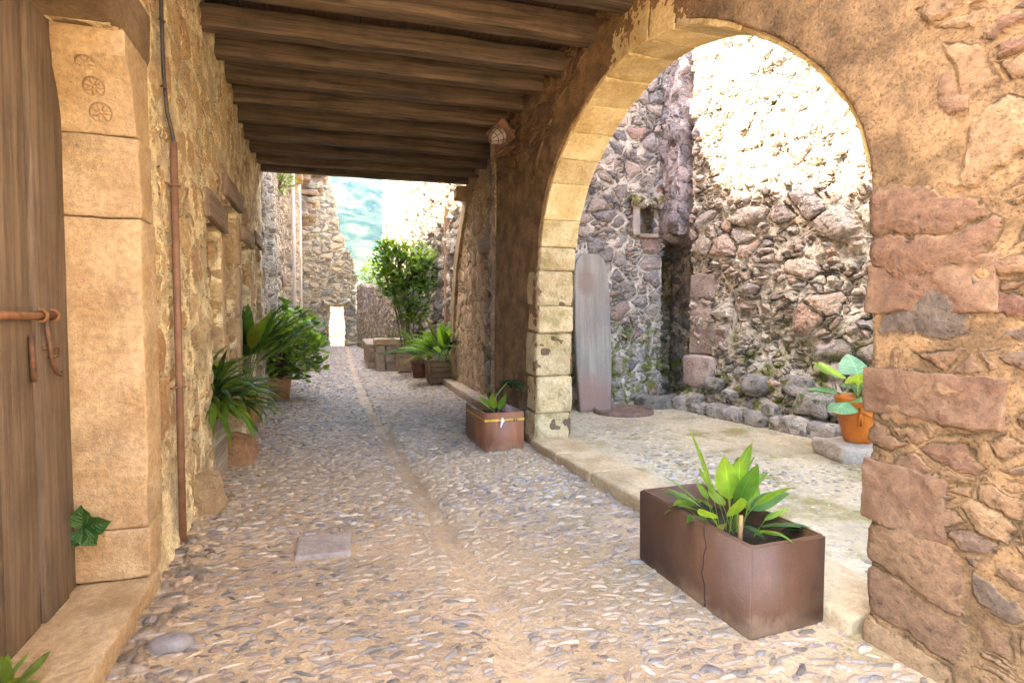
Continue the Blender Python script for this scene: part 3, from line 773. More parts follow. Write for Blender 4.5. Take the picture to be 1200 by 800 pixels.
settle(pipe, LP(uP, .055, 0))

# rocks at the wall foot
def rock(name, c, size, mat, label, seed, cat='rock', rz=0.0):
    U = (math.cos(rz), math.sin(rz), 0)
    o = rbox(c, size, mat, name, None, n=14, bev=min(size) * .45, jit=.05, jf=5, U=U, seed=seed)
    return tag(o, label, cat)
rock('boulder', (-1.14, 6.45, .12), (.46, .6, .36), M_rockred, 'reddish brown boulder at the foot of the left wall below the first leafy plant', 3.3)
rock('boulder', (-1.06, 4.83, .13), (.30, .36, .42), M_rocktan, 'tan lump of stone at the foot of the left wall beside the conduit pipe', 8.3)

# ------------------------------------------------------------------ arcade wall on the right
AO = np.array((2.07 + .055 * 6.16, 0, 0)); AU = np.array((-.055, 1, 0)) / math.hypot(.055, 1); AN = -np.array((1, .055, 0)) / math.hypot(.055, 1)
AN = np.array((-1, -.055, 0)) / math.hypot(.055, 1)
def AP(u, w=0.0, z=0.0): return AO + AU * u + AN * w + np.array((0, 0, z))
arc = thing('arcade_wall', 'brown rubble wall on the right pierced by a wide round stone arch', 'wall')
CUR = [(6.29, -.1), (6.29, .06), (6.25, .93), (6.20, 1.9), (6.16, 2.30), (6.08, 2.56), (5.82, 2.99), (5.335, 3.335), (4.771, 3.565), (4.2, 3.645), (3.635, 3.545), (3.267, 3.39), (2.956, 3.2), (2.628, 2.965), (2.404, 2.754), (2.205, 2.498), (2.115, 2.274), (2.085, 1.968), (2.085, 1.4), (2.08, .75), (2.06, .18), (2.05, -.1)]
CUR = [(u, z) for u, z in CUR]
# smooth the arch line (Chaikin, endpoints kept)
cv = CUR
for _ in range(3):
    n_ = [cv[0]]
    for a, b_ in zip(cv[:-1], cv[1:]): n_ += [(a[0] * .75 + b_[0] * .25, a[1] * .75 + b_[1] * .25), (a[0] * .25 + b_[0] * .75, a[1] * .25 + b_[1] * .75)]
    cv = n_ + [cv[-1]]
cv = np.array(cv)
def inpoly(u, v, poly):
    ins = np.zeros(u.shape, bool); j = len(poly) - 1
    for i in range(len(poly)):
        xi, yi = poly[i]; xj, yj = poly[j]
        c = ((yi > v) != (yj > v)) & (u < (xj - xi) * (v - yi) / (yj - yi + 1e-12) + xi)
        ins ^= c; j = i
    return ins
def amask(u, v): return ~inpoly(u, v, [*map(tuple, cv), (2.05, -.6), (6.29, -.6)])
def aoff(u, v): return .018 * np.sin(u * 1.7 + 1) * np.sin(v * 1.3 + .5) + .04 * np.clip((.35 - v) / .45, 0, 1) ** 2
AD = .44
def aplas(u, v):
    d = np.sqrt(((u[:, None] - cv[None, ::3, 0]) ** 2 + (v[:, None] - cv[None, ::3, 1]) ** 2).min(1))
    ring = np.clip((.46 - d) / .1, 0, 1) * np.clip((v - 1.95) / .2, 0, 1)
    return np.maximum(ring, .8 * ((u > 6.3) & (v < 3.3)))
masonry('wall', AO, AU, AN, .6, 7.75, -.1, 4.45, .0165, AD, M_right, arc, amask, cv, aoff, back=True, rev=6, plas=aplas)
masonry('wall', AO, AU, AN, -9, .6, -.1, 6.5, .06, AD, M_far, arc, None, None, aoff, back=True, rev=4)  # unseen stretch behind the camera, added in pale stone to bounce sunlight
# dressed blocks lining the reveal: a jamb below, voussoirs above
seg = np.sqrt((np.diff(cv, axis=0) ** 2).sum(1)); sl_ = np.concatenate([[0], np.cumsum(seg)])
def at_s(s):
    p = np.array((np.interp(s, sl_, cv[:, 0]), np.interp(s, sl_, cv[:, 1])))
    e = .03; a = np.array((np.interp(s - e, sl_, cv[:, 0]), np.interp(s - e, sl_, cv[:, 1]))); b_ = np.array((np.interp(s + e, sl_, cv[:, 0]), np.interp(s + e, sl_, cv[:, 1])))
    t = (b_ - a) / np.linalg.norm(b_ - a); return p, t, np.array((t[1], -t[0]))   # radial outward for this orientation
def lining(s0, s1, thick, mat, name, seed, proud, inward, jit, depth=AD, front=.0, bev=.012):
    """curved block from s0 to s1 along the arch line"""
    Ls = s1 - s0; g = .002
    def warp(r):
        s = (s0 + s1) / 2 + r[0] * 1.0
        p, t, nrm = at_s(s); q = p + nrm * r[2]
        return (q[0], r[1], q[1])
    o = rbox((0, 0, 0), (Ls - g, depth, thick), mat, name, arc, n=16, bev=bev, seed=seed, jit=0)
    me = o.data; co = np.empty(len(me.vertices) * 3, np.float32); me.vertices.foreach_get('co', co); co = co.reshape(-1, 3)
    for i, c in enumerate(co):
        p, t, nrm = at_s((s0 + s1) / 2 + c[0])
        q = p + nrm * (c[2] + thick / 2 - inward)
        nz = mn.noise(Vector((c[0] * 5 + seed, c[1] * 5, seed * 2.2))) * jit + mn.noise(Vector((c[0] * 14 + seed, c[1] * 14, seed))) * jit * .4
        q = q + nrm * nz
        co[i] = AP(q[0], -(c[1] + depth / 2) + proud + front, q[1])
    me.vertices.foreach_set('co', co.ravel()); me.update()
    # the mapping may mirror: make normals point outwards
    b2 = bmesh.new(); b2.from_mesh(me); bmesh.ops.recalc_face_normals(b2, faces=b2.faces); b2.to_mesh(me); b2.free()
    return o
stot = sl_[-1]
s_far = float(np.interp(2.28, cv[:, 1][:int(len(cv) * .3)], sl_[:int(len(cv) * .3)]))
# far jamb: rough mossy blocks
ss = [.05, .50, .92, 1.42, 1.72, 2.12, s_far]
for i in range(len(ss) - 1):
    lining(ss[i], ss[i + 1], .34, M_jambR, 'jamb_stone', i * 1.9, .006 - .012 * (i % 2), (.035, .06, .03, .055, .025, .045)[i], .035, bev=.035)
# voussoirs
s_near = stot - 2.28
nv_ = 15; sv = np.linspace(s_far, s_near, nv_ + 1) + np.concatenate([[0], rng.uniform(-.05, .05, nv_ - 1), [0]])
for i in range(nv_):
    lining(sv[i], sv[i + 1], .34 + .05 * rng.random(), M_vous, 'voussoir', 20 + i * 1.3, -.012, .036, .009)
# big reddish stones bedded in the mortar of the near wall face
M_q = [dressed('brown_quoin', (.27, .16, .085), (.34, .22, .115), grain=.014, rnd=.12, pock=.3), dressed('red_quoin', (.145, .076, .043), (.21, .125, .07), grain=.007, rnd=.16, pock=.5)]
for i, (u_, z_, w_, h_, k) in enumerate(((1.85, 1.63, .53, .21, 1), (1.83, 1.17, .55, .19, 1), (1.93, .71, .36, .26, 1), (1.75, .42, .15, .19, 1), (1.96, 2.70, .22, .18, 1), (1.75, 2.40, .13, .20, 1))):
    rbox(AP(u_, -.097, z_), (w_ * 1.04, .20, h_ * 1.06), M_q[k], 'bedded_stone', arc, n=34, bev=.010, jit=.016, jf=9, U=AU, seed=i * 4.7)
# threshold step under the arch
st = thing('stone_step', 'worn tan stone threshold running under the big arch', 'step')
ue = [2.1, 3.05, 3.9, 4.75, 5.5, 6.25]
for i in range(len(ue) - 1):
    rbox(AP((ue[i] + ue[i + 1]) / 2, -.165, .0), (ue[i + 1] - ue[i] - .006, .46, .23), M_step, 'step_slab', st, n=20, bev=.02, jit=.01, U=AU, seed=i * 2)
settle(st, AP(4.2, -.165, 0))
# unseen upper storey over the passage, its top shaped to throw the courtyard shadow
SUN_AZ = np.array((-.972, .236)); SUN_EL = R(57)
sv3 = np.array((SUN_AZ[0] * math.cos(SUN_EL), SUN_AZ[1] * math.cos(SUN_EL), math.sin(SUN_EL)))
edge = [(5.104, 8.128, 5.2), (5.15, 7.9, 4.3), (5.196, 7.569, 3.4), (5.279, 7.068, 2.75), (5.457, 5.984, 2.6), (5.564, 5.329, 2.5), (5.8, 4.0, 2.45), (6.1, 2.0, 2.4)]
prof = []
for x, y, z in edge:
    d = (x - 2.5) / -sv3[0]; prof.append((y + sv3[1] * d, z + sv3[2] * d))
prof = np.array(sorted(prof))
def umask(u, v):
    top = np.interp(u, prof[:, 0], prof[:, 1]) + .10 * noise1(u[:, 0], 3, 2.2)[:, None] + .05 * noise1(u[:, 0], 8, 7)[:, None]
    return v < top
masonry('unseen_upper_wall', (2.75, 0, 0), (0, 1, 0), (1, 0, 0), -3, 10.3, 4.46, float(prof[:, 1].max()) + .2, .07, .5, M_far, arc, umask, back=True)

# second stretch of the right wall: blocked arch with a doorway
bl = thing('blocked_arch_wall', 'rubble wall beyond the big arch with narrow doorway and dressed half arch', 'wall')
BX = 2.25
BC = [(12.45, -.1), (12.42, .8), (12.35, 1.6), (12.1, 2.3), (11.75, 2.9), (11.3, 3.4), (10.75, 3.85), (10.2, 4.15), (9.6, 4.35)]
def bmask(u, v):
    lim = np.interp(v, [p[1] for p in BC], [p[0] for p in BC])
    return (u < lim - .02) & ~((u > 8.62) & (u < 9.48) & (v < 2.55))
masonry('wall', (BX, 0, 0), (0, 1, 0), (-1, 0, 0), 7.78, 12.5, -.1, 4.45, .025, .5, M_infill, bl, bmask, back=True, rev=5)
rbox((BX + .10, 7.9, 2.2), (.7, .3, 4.5), M_infill, 'pier', bl, n=24, bev=.03, jit=.02)
cvb = np.array(BC)
for _ in range(2):
    n_ = [cvb[0]]
    for a, b_ in zip(cvb[:-1], cvb[1:]): n_ += [a * .75 + b_ * .25, a * .25 + b_ * .75]
    cvb = np.array(n_ + [cvb[-1]])
sb_ = np.concatenate([[0], np.cumsum(np.sqrt((np.diff(cvb, axis=0) ** 2).sum(1)))])
M_rib = dressed('tan_rib_stone', (.30, .20, .10), (.40, .28, .15), grain=.01, rnd=.12)
nb = 11; sbk = np.linspace(.05, sb_[-1], nb + 1)
for i in range(nb):
    o = rbox((0, 0, 0), (sbk[i + 1] - sbk[i] - .004, .56, .34), M_rib, 'rib_stone', bl, n=9, bev=.012, seed=i)
    for v in o.data.vertices:
        s = (sbk[i] + sbk[i + 1]) / 2 + v.co.x
        p = np.array((np.interp(s, sb_, cvb[:, 0]), np.interp(s, sb_, cvb[:, 1]))); q = np.array((np.interp(s + .02, sb_, cvb[:, 0]), np.interp(s + .02, sb_, cvb[:, 1])))
        t = (q - p) / max(np.linalg.norm(q - p), 1e-6) if s < sb_[-1] - .03 else np.array((-.95, .31)); nr = np.array((-t[1], t[0]))
        p2 = p + nr * (v.co.z + .1)
        v.co = (BX + v.co.y + .24 - .03, p2[0], p2[1])
    b2 = bmesh.new(); b2.from_mesh(o.data); bmesh.ops.recalc_face_normals(b2, faces=b2.faces); b2.to_mesh(o.data); b2.free()
ddr = rbox((BX + .30, 9.05, 1.3), (.9, .06, 2.6), M_door, 'door', bl, n=8, U=(0, 1, 0), vaxis=2, seed=2)
rbox((BX + .07, 9.02, 2.66), (1.12, .34, .22), M_lintel, 'lintel', bl, n=10, bev=.015, jit=.01, U=(0, 1, 0), vaxis=0, seed=1)
rbox((BX + .02, 10.0, 0.04), (4.9, .52, .24), M_bench, 'door_step', bl, n=30, bev=.02, jit=.012, U=(0, 1, 0), seed=5)
# stone corbel carrying the last beam
rbox((BX - .05, 10.72, 3.78), (.46, .36, .24), M_rib, 'corbel', bl, n=8, bev=.05, jit=.02, seed=2)

# ------------------------------------------------------------------ timber ceiling
ceil = thing('timber_ceiling', 'dark timber ceiling of heavy cross beams carrying boards over the alley', 'ceiling')
BYs = [.6, 1.2, 1.8, 2.4, 3.0, 3.6, 4.2, 4.8, 5.43, 5.99, 6.6, 7.23, 7.88, 8.58, 9.25, 9.92, 10.48]
for i, y in enumerate(BYs):
    xl = -1.08 - .04 * (y - 4) - .25; xr = (2.07 - .055 * (y - 6.16) if y < 7.7 else BX) + .2
    if y < 2.3: continue
    hb = .205 + .02 * math.sin(i * 2.1)
    rbox(((xl + xr) / 2, y + .075, 3.92 + hb / 2 + .008 * math.sin(i * 1.3)), (xr - xl, .15 + .012 * math.sin(i), hb), M_beam, 'beam', ceil, n=26, bev=.014, jit=.014, jf=1.6, vaxis=0, seed=i * 3.3)
bo = rbox((.5, 6.45, 4.185), (4.2, 8.3, .05), M_board, 'boards', ceil, n=4, bev=.004, vaxis=1)
settle(ceil, (.5, 6.2, 3.92))
tag(rbox((.5, 6.5, 4.40), (4.6, 8.4, .3), M_far, 'upper_floor', arc, n=4, bev=.01))

# ------------------------------------------------------------------ wall lamp
lampT = thing('wall_lamp', 'small brown floodlight with caged bulb glass fixed high on the right wall', 'lamp')
lc = Vector((1.80, 6.9, 3.70)); LS = 1.35
Z = np.array((0, 0, 1.))
hd = np.array((-.75, -.45, -.50)); hd /= np.linalg.norm(hd); hu = np.cross(hd, (0, 1, 0)); hu /= np.linalg.norm(hu)
rbox(lc + Vector(-hd * .02), (.32, .24, .035), M_lamp, 'back_plate', lampT, n=6, bev=.01, U=np.cross(hu, hd), W=hd)
rbox(lc + Vector(hu * .17 + hd * .06), (.22, .17, .02), M_lamp, 'visor', lampT, n=5, bev=.006, U=np.cross(hu, hd), W=hu * .9 + hd * .2)
A = Acc(); V, F = dome(7, 20); e1 = Vector(np.cross(hu, hd)); e2 = Vector(hu); hv = Vector(hd)
A.add([lc + e1 * v[0] * .09 + e2 * v[1] * .09 + hv * (v[2] * .15) for v in V], [[i for k_, i in enumerate(f) if i not in f[:k_]] for f in F]); gl = A.build('bulb_glass', M_glass, lampT)
A = Acc()
for k in range(4):
    t = k * PI / 4
    A.add(*tube([lc + (e1 * math.cos(t) + e2 * math.sin(t)) * .098 * math.sin(a) + hv * (.16 * math.cos(a)) for a in np.linspace(-PI / 2, PI / 2, 15)], .004, 6))
for a in (.5, .95):
    A.add(*tube([lc + (e1 * math.cos(t) + e2 * math.sin(t)) * .098 * math.sin(a + .3) + hv * (.16 * math.cos(a + .3)) for t in np.linspace(0, 2 * PI, 21)], .004, 6, False))
A.build('cage', M_lamp, lampT)
A = Acc(); A.add(*tube([lc - hv * .03, lc - hv * .12 + Vector((.05, 0, .02)), Vector((2.03, 7.0, 3.78))], .022, 10)); A.build('bracket', M_lamp, lampT)
A = Acc(); A.add(*tube([lc + Vector((.1, .02, .06)), lc + Vector((.12, .05, .18)), Vector((2.0, 7.1, 3.98))], .008, 6)); A.build('cable', M_cable, lampT)
for ch in lampT.children:
    for v in ch.data.vertices: v.co = (np.array(v.co) - np.array((2.0, 7.0, 3.76))) * 1.12 + np.array((2.03, 6.95, 3.74))
settle(lampT, (2.0, 7.0, 3.76))

# ------------------------------------------------------------------ courtyard
cb1 = thing('courtyard_back_wall', 'grey and purple rubble wall at the back of the courtyard with a small barred window', 'wall')
WIN = (4.54, 4.83, 2.84, 3.30)
def w1mask(u, v): return ~((u > WIN[0]) & (u < WIN[1]) & (v > WIN[2]) & (v < WIN[3])) & ~((u > 4.98) & (u < 5.5) & (v > .15) & (v < 2.85))
masonry('wall', (0, 8.5, 0), (1, 0, 0), (0, -1, 0), 2.2, 6.4, -.1, 8.4, .024, .5, M_court, cb1, w1mask,
        offset=lambda u, v: .10 * np.clip((.9 - v) / .9, 0, 1) ** 2, back=True, rev=5)
wf = rbox((WIN[0] - .05, 8.53, (WIN[2] + WIN[3]) / 2 - .01), (.13, .22, .50), M_granite, 'window_jamb', cb1, n=8, bev=.012, jit=.008)
rbox((4.66, 8.47, WIN[3] + .05), (.52, .2, .10), M_court2, 'window_lintel', cb1, n=8, bev=.015, jit=.01)
rbox((4.72, 8.53, WIN[2] - .035), (.36, .24, .06), M_bench, 'window_sill', cb1, n=8, bev=.01, jit=.006)
A = Acc()
for z in (3.0, 3.13): A.add(*tube([(WIN[0] - .02, 8.55, z), (WIN[1] + .02, 8.55, z)], .012, 8))
A.build('window_bar', M_iron, cb1)
rbox((4.72, 8.74, 3.07), (.4, .03, .55), M_door, 'window_shutter', cb1, n=4, vaxis=2)
rbox((5.2, 9.25, 1.6), (1.4, .3, 3.2), M_court, 'niche_back', cb1, n=20, bev=.02, jit=.03)
rbox((5.78, 8.35, 4.0), (.5, 1.7, 8.2), M_court, 'niche_side', cb1, n=40, bev=.03, jit=.03)
# overhanging shaft above the niche, with a sloping underside
o = rbox((5.22, 8.32, 5.45), (.50, .60, 5.3), M_purple, 'overhang', cb1, n=80, bev=.03, jit=.06, jf=1.6, seed=3)
for v in o.data.vertices:
    if v.co.z < 3.3: v.co.z += (v.co.y - 8.0) * .0 - (v.co.x - 5.1) * .35; v.co.y += .0
for i, (x, y, z, a, b_, c_) in enumerate(((4.72, 8.06, .15, .62, .5, .20), (5.12, 7.98, .13, .40, .5, .16))):
    rbox((x, y, z), (a, b_, c_), M_mossrock, 'niche_sill', cb1, n=12, bev=.04, jit=.04, jf=4, seed=i * 3)
cb2 = thing('courtyard_side_wall', 'tall pinkish rubble wall on the courtyard right, sunlit above and mossy at its foot', 'wall')
U2 = np.array((.1644, -1, 0)) / math.hypot(.1644, 1); N2 = np.array((-1, -.1644, 0)) / math.hypot(.1644, 1); O2 = np.array((5.15, 7.85, 0))
def w2off(u, v):
    return .22 * np.clip((.95 - v) / .95, 0, 1) ** 1.3 + .06 * np.array(noise1((u * 1.3 + v * 2.1).ravel()[:], 4, 1.0)).reshape(u.shape)
masonry('wall', O2, U2, N2, -.02, 6.5, -.1, 7.2, .0225, .6, M_court2, cb2, None, offset=w2off, back=True, rev=6)
def P2(u, w, z): return O2 + U2 * u + N2 * w + np.array((0, 0, z))
for i, (z0, z1, w_) in enumerate(((.45, .92, .55), (.93, 1.35, .75), (1.36, 1.75, .42), (1.76, 2.15, .5))):
    rbox(P2(w_ / 2 - .03, -.115 + .12 * (i == 0), (z0 + z1) / 2), (w_, .30, z1 - z0 - .012), dressed('pink_corner_stone', (.30, .21, .17), (.44, .33, .26), grain=.02, rnd=.3) if i == 0 else bpy.data.materials['pink_corner_stone'], 'corner_stone', cb2, n=12, bev=.03, jit=.02, U=U2, seed=i * 5.1)
# mossy footing stones
for i in range(26):
    u_ = .15 + i * .165 + rng.uniform(-.05, .05); s_ = rng.uniform(.16, .34); z_ = rng.uniform(.05, .62) if i % 2 else .1
    rbox(P2(u_, .12 + (.62 - z_) * .22, z_ + .05), (s_ * 1.35, s_ * .8, s_ * .85), M_mossrock, 'footing_stone', cb2, n=8, bev=s_ * .25, jit=.05, jf=5, U=U2, seed=i * 1.9)

# tall slab leaning on the back wall
A = Acc()
pts = []
x0, x1, zt = 3.34, 3.84, 2.42
hw_ = lambda z: .235 + .045 * math.sin(min(1, z / 1.9) * PI * .8) if z < 1.75 else .275 * math.sqrt(max(0, 1 - ((z - 1.75) / .64) ** 4.5))
zs_ = [0, .3, .6, .9, 1.2, 1.5, 1.75, 1.95, 2.1, 2.2, 2.28, 2.33, 2.36]
xm = (x0 + x1) / 2
out = [(xm - hw_(z) - .02, z) for z in zs_] + [(xm + hw_(z) - .01 * (z > 1.9), z) for z in zs_[::-1]]
n = len(out)
def lean(x, z, t): return (x, 8.02 + .22 * z / 2.4 - t, CZ + z)
fr = [lean(x, z, .09) for x, z in out]; bk = [lean(x, z, 0) for x, z in out]
bm = bmesh.new(); fv = [bm.verts.new(p) for p in fr]; bv = [bm.verts.new(p) for p in bk]
bm.faces.new(fv); bm.faces.new(bv[::-1])
for k in range(n): bm.faces.new((fv[k], bv[k], bv[(k + 1) % n], fv[(k + 1) % n]))
bmesh.ops.recalc_face_normals(bm, faces=bm.faces)
bmesh.ops.bevel(bm, geom=[e for e in bm.edges], offset=.012, segments=2, affect='EDGES')
uvl = bm.loops.layers.uv.new('UVMap')
for f in bm.faces:
    for l in f.loops: l[uvl].uv = (l.vert.co.x, l.vert.co.z)
me = bpy.data.meshes.new('wooden_slab'); bm.to_mesh(me); bm.free(); me.materials.append(M_slabw)
o = bpy.data.objects.new('wooden_slab', me); C.objects.link(o)
tag(o, 'tall grey weathered slab with a rounded top leaning on the courtyard wall', 'slab')

cvr = thing('iron_cover', 'round rusty shallow iron pan lying on the courtyard floor before the tall slab', 'cover')
c0 = (3.92, 7.72, CZ)
V, F, UV = lathe([(.0, .02), (.36, .022), (.40, .03), (.405, .062), (.425, .064), (.435, .05), (.44, .0)], 48, c0); A = Acc(); A.add(V, F, UV); A.build('pan', M_cover, cvr)
settle(cvr, c0)

# block and orange pot
blk = rbox((4.98, 4.60, CZ + .085), (.74, .52, .175), dressed('pale_block', (.48, .40, .32), (.60, .52, .42), grain=.012, rnd=.05), 'stone_block', None, n=16, bev=.04, jit=.035, jf=3, U=(.97, -.25, 0), seed=7)
tag(blk, 'rough pale stone block on the courtyard floor carrying the orange pot', 'block')
pot = thing('flower_pot', 'bright orange glazed pot with a moulded bow standing on the pale stone block', 'pot')
pc0 = (4.90, 4.56, CZ + .175)
V, F, UV = lathe([(.0, .0), (.125, .0), (.135, .02), (.15, .06), (.155, .065), (.185, .22), (.21, .36), (.222, .42), (.225, .44), (.21, .445), (.2, .43), (.19, .38), (.0, .38)], 40, pc0); A = Acc(); A.add(V, F, UV); A.build('body', M_terra, pot)
A = Acc()
def on(a, z): 
    r = np.interp(z, [.06, .22, .36, .42], [.153, .185, .21, .222]) + .006
    return (pc0[0] + r * math.cos(a), pc0[1] + r * math.sin(a), pc0[2] + z)
a0 = math.atan2(-pc0[1], -pc0[0]) + .05
for sgn in (-1, 1):
    A.add(*tube([on(a0 + sgn * t * 1.5, .335 - .07 * math.sin(t * PI)) for t in np.linspace(0, 1, 12)], .011, 8))
    A.add(*tube([on(a0, .335), on(a0 + sgn * .04, .26), on(a0 + sgn * .08, .17)], [.010, .013, .007], 8))
A.add(*tube([on(a0, .36), on(a0, .31)], .018, 8)); A.build('bow', M_terra, pot)
V, F, UV = lathe([(0, .395), (.195, .395)], 24, pc0); A = Acc(); A.add(V, F, UV); A.build('soil', M_soil, pot)
settle(pot, pc0)

# ------------------------------------------------------------------ leaves
def leaf(A, base, az, lift, length, width, droop, petiole=0.0, col=(.05, .12, .02), seg=8, fold=.25, prof='strap', twist=0.0, bare=None, cup=0.0):
    """a bent leaf blade; lift = starting elevation, droop = total bend downwards"""
    p = Vector(base); path = []; widths = []
    L = petiole + length; nP = 3 if petiole > 0 else 0
    n = seg + nP
    side0 = Vector((-math.sin(az), math.cos(az), 0))
    rows = []
    for i in range(n + 1):
        s = (petiole * i / max(nP, 1)) if i < nP else petiole + length * (i - nP) / seg
        k = s / L
        el = lift - droop * k ** 1.5
        d = Vector((math.cos(az) * math.cos(el), math.sin(az) * math.cos(el), math.sin(el)))
        rows.append((p.copy(), d, s)); 
        nxt = (petiole * (i + 1) / max(nP, 1)) if i + 1 <= nP and nP else petiole + length * (i + 1 - nP) / seg
        p = p + d * (nxt - s)
    V = []; F = []; UV = []
    tw = twist
    for i, (q, d, s) in enumerate(rows):
        t = max(0, (s - petiole) / length)
        if i < nP: w = .006
        elif prof == 'strap': w = width * max(.02, (math.sin(PI * min(1, t ** .75 * .98 + .015))) ** .85)
        elif prof == 'round': w = width * max(.02, (math.sin(PI * min(1, t ** .62 * .97 + .02))) ** .55)
        else: w = width * max(.02, math.sin(PI * min(1, t * .97 + .02)) ** .8)
        sd = side0 * math.cos(tw) + d.cross(side0) * math.sin(tw); nm = sd.cross(d)
        if nm.z < 0: nm = nm
        for x in (-1, -.5, 0, .5, 1):
            V.append(q + sd * (w / 2 * x) + nm * (-abs(x) * 0 + (abs(x) * fold * w / 2) + cup * w * x * x))
            UV.append((.5 + x / 2, t))
    for i in range(len(rows) - 1):
        for k in range(4):
            a = i * 5 + k; F.append([a, a + 1, a + 6, a + 5])
    fu = [UV[j] for f in F for j in f]
    A.add(V, F, fu, col)
def gcol(base, var=.3, yel=0.0):
    k = random.uniform(1 - var, 1 + var); c = [x * k for x in base]
    if random.random() < yel: c = [c[0] + .10, c[1] + .07, c[2]]
    return tuple(c)
GD = (.08, .17, .022); GM = (.16, .29, .03); GL = (.28, .43, .045)

def clump(name, label, base, n, spread, length, width, lift=(.6, 1.4), droop=(.6, 1.6), pet=(.1, .3), cols=(GD, GM), yel=.1, az=(0, 2 * PI), prof='strap', mat=None, twist=.5, seg=8, group=None, fold=.25, stems=False):
    t = thing(name, label, 'plant', group); A = Acc(); B = Acc()
    for i in range(n):
        a = random.uniform(*az); r = random.uniform(0, 1)
        b_ = (base[0] + random.uniform(-1, 1) * spread[0], base[1] + random.uniform(-1, 1) * spread[1], base[2])
        leaf(A, b_, a, random.uniform(*lift), random.uniform(*length), random.uniform(*width), random.uniform(*droop), random.uniform(*pet), gcol(random.choice(cols), .3, yel), seg, fold, prof, random.uniform(-twist, twist))
        if stems and i % 4 == 0:
            B.add(*tube([(b_[0], b_[1], b_[2] - .03), (b_[0] + .02 * math.cos(a), b_[1] + .02 * math.sin(a), b_[2] + .09)], [.006, .004], 5))
    A.build('foliage', mat or M_leaf, t)
    if stems: B.build('stems', M_stem, t)
    settle(t, base)
    return t

# front planter ------------------------------------------------------------
def trough(name, label, c, size, ang, mat, wall=.028, cat='planter', crack=None):
    t = thing(name, label, cat)
    L, Wd, Hh = size
    A = np.array((math.cos(ang), math.sin(ang), 0)); B = np.array((-math.sin(ang), math.cos(ang), 0))
    bm = bmesh.new()
    def ring(l, w, z): return [bm.verts.new(np.array(c) + A * sx * l / 2 + B * sy * w / 2 + np.array((0, 0, z))) for sx, sy in ((-1, -1), (1, -1), (1, 1), (-1, 1))]
    rs = [ring(L - .02, Wd - .02, 0), ring(L - .004, Wd - .004, .03), ring(L, Wd, Hh), ring(L - wall * 2, Wd - wall * 2, Hh), ring(L - wall * 2.4, Wd - wall * 2.4, Hh * .45)]
    bm.faces.new(rs[0][::-1])
    for a, b_ in zip(rs[:-1], rs[1:]):
        for k in range(4): bm.faces.new((a[k], a[(k + 1) % 4], b_[(k + 1) % 4], b_[k]))
    bm.faces.new(rs[-1])
    bmesh.ops.recalc_face_normals(bm, faces=bm.faces)
    bmesh.ops.bevel(bm, geom=[e for e in bm.edges if e.calc_length() > 0], offset=.009, segments=3, affect='EDGES')
    me = bpy.data.meshes.new('box'); bm.to_mesh(me); bm.free(); me.materials.append(mat)
    for p in me.polygons: p.use_smooth = True
    o = bpy.data.objects.new('box', me); C.objects.link(o); o.parent = t
    # soil
    V = []; F = []; nx, ny = 14, 8
    for i in range(nx + 1):
        for j in range(ny + 1):
            x = (i / nx - .5) * (L - wall * 2.1); y = (j / ny - .5) * (Wd - wall * 2.1)
            V.append(np.array(c) + A * x + B * y + np.array((0, 0, Hh * .78 + .02 * mn.noise(Vector((x * 9, y * 9, L))))))
    for i in range(nx):
        for j in range(ny): q = i * (ny + 1) + j; F.append([q, q + ny + 1, q + ny + 2, q + 1])
    mesh_np('soil', V, F, None, M_soil, t)
    return t, A, B
PLc = (1.965, 2.69, 0.0); pang = math.atan2(2.19 - 3.08, 1.745 - 1.69)
p1, pA, pB = trough('planter', 'large dark brown glazed trough in the foreground, cracked on its long side', PLc, (.95, .45, .45), pang, M_planter)
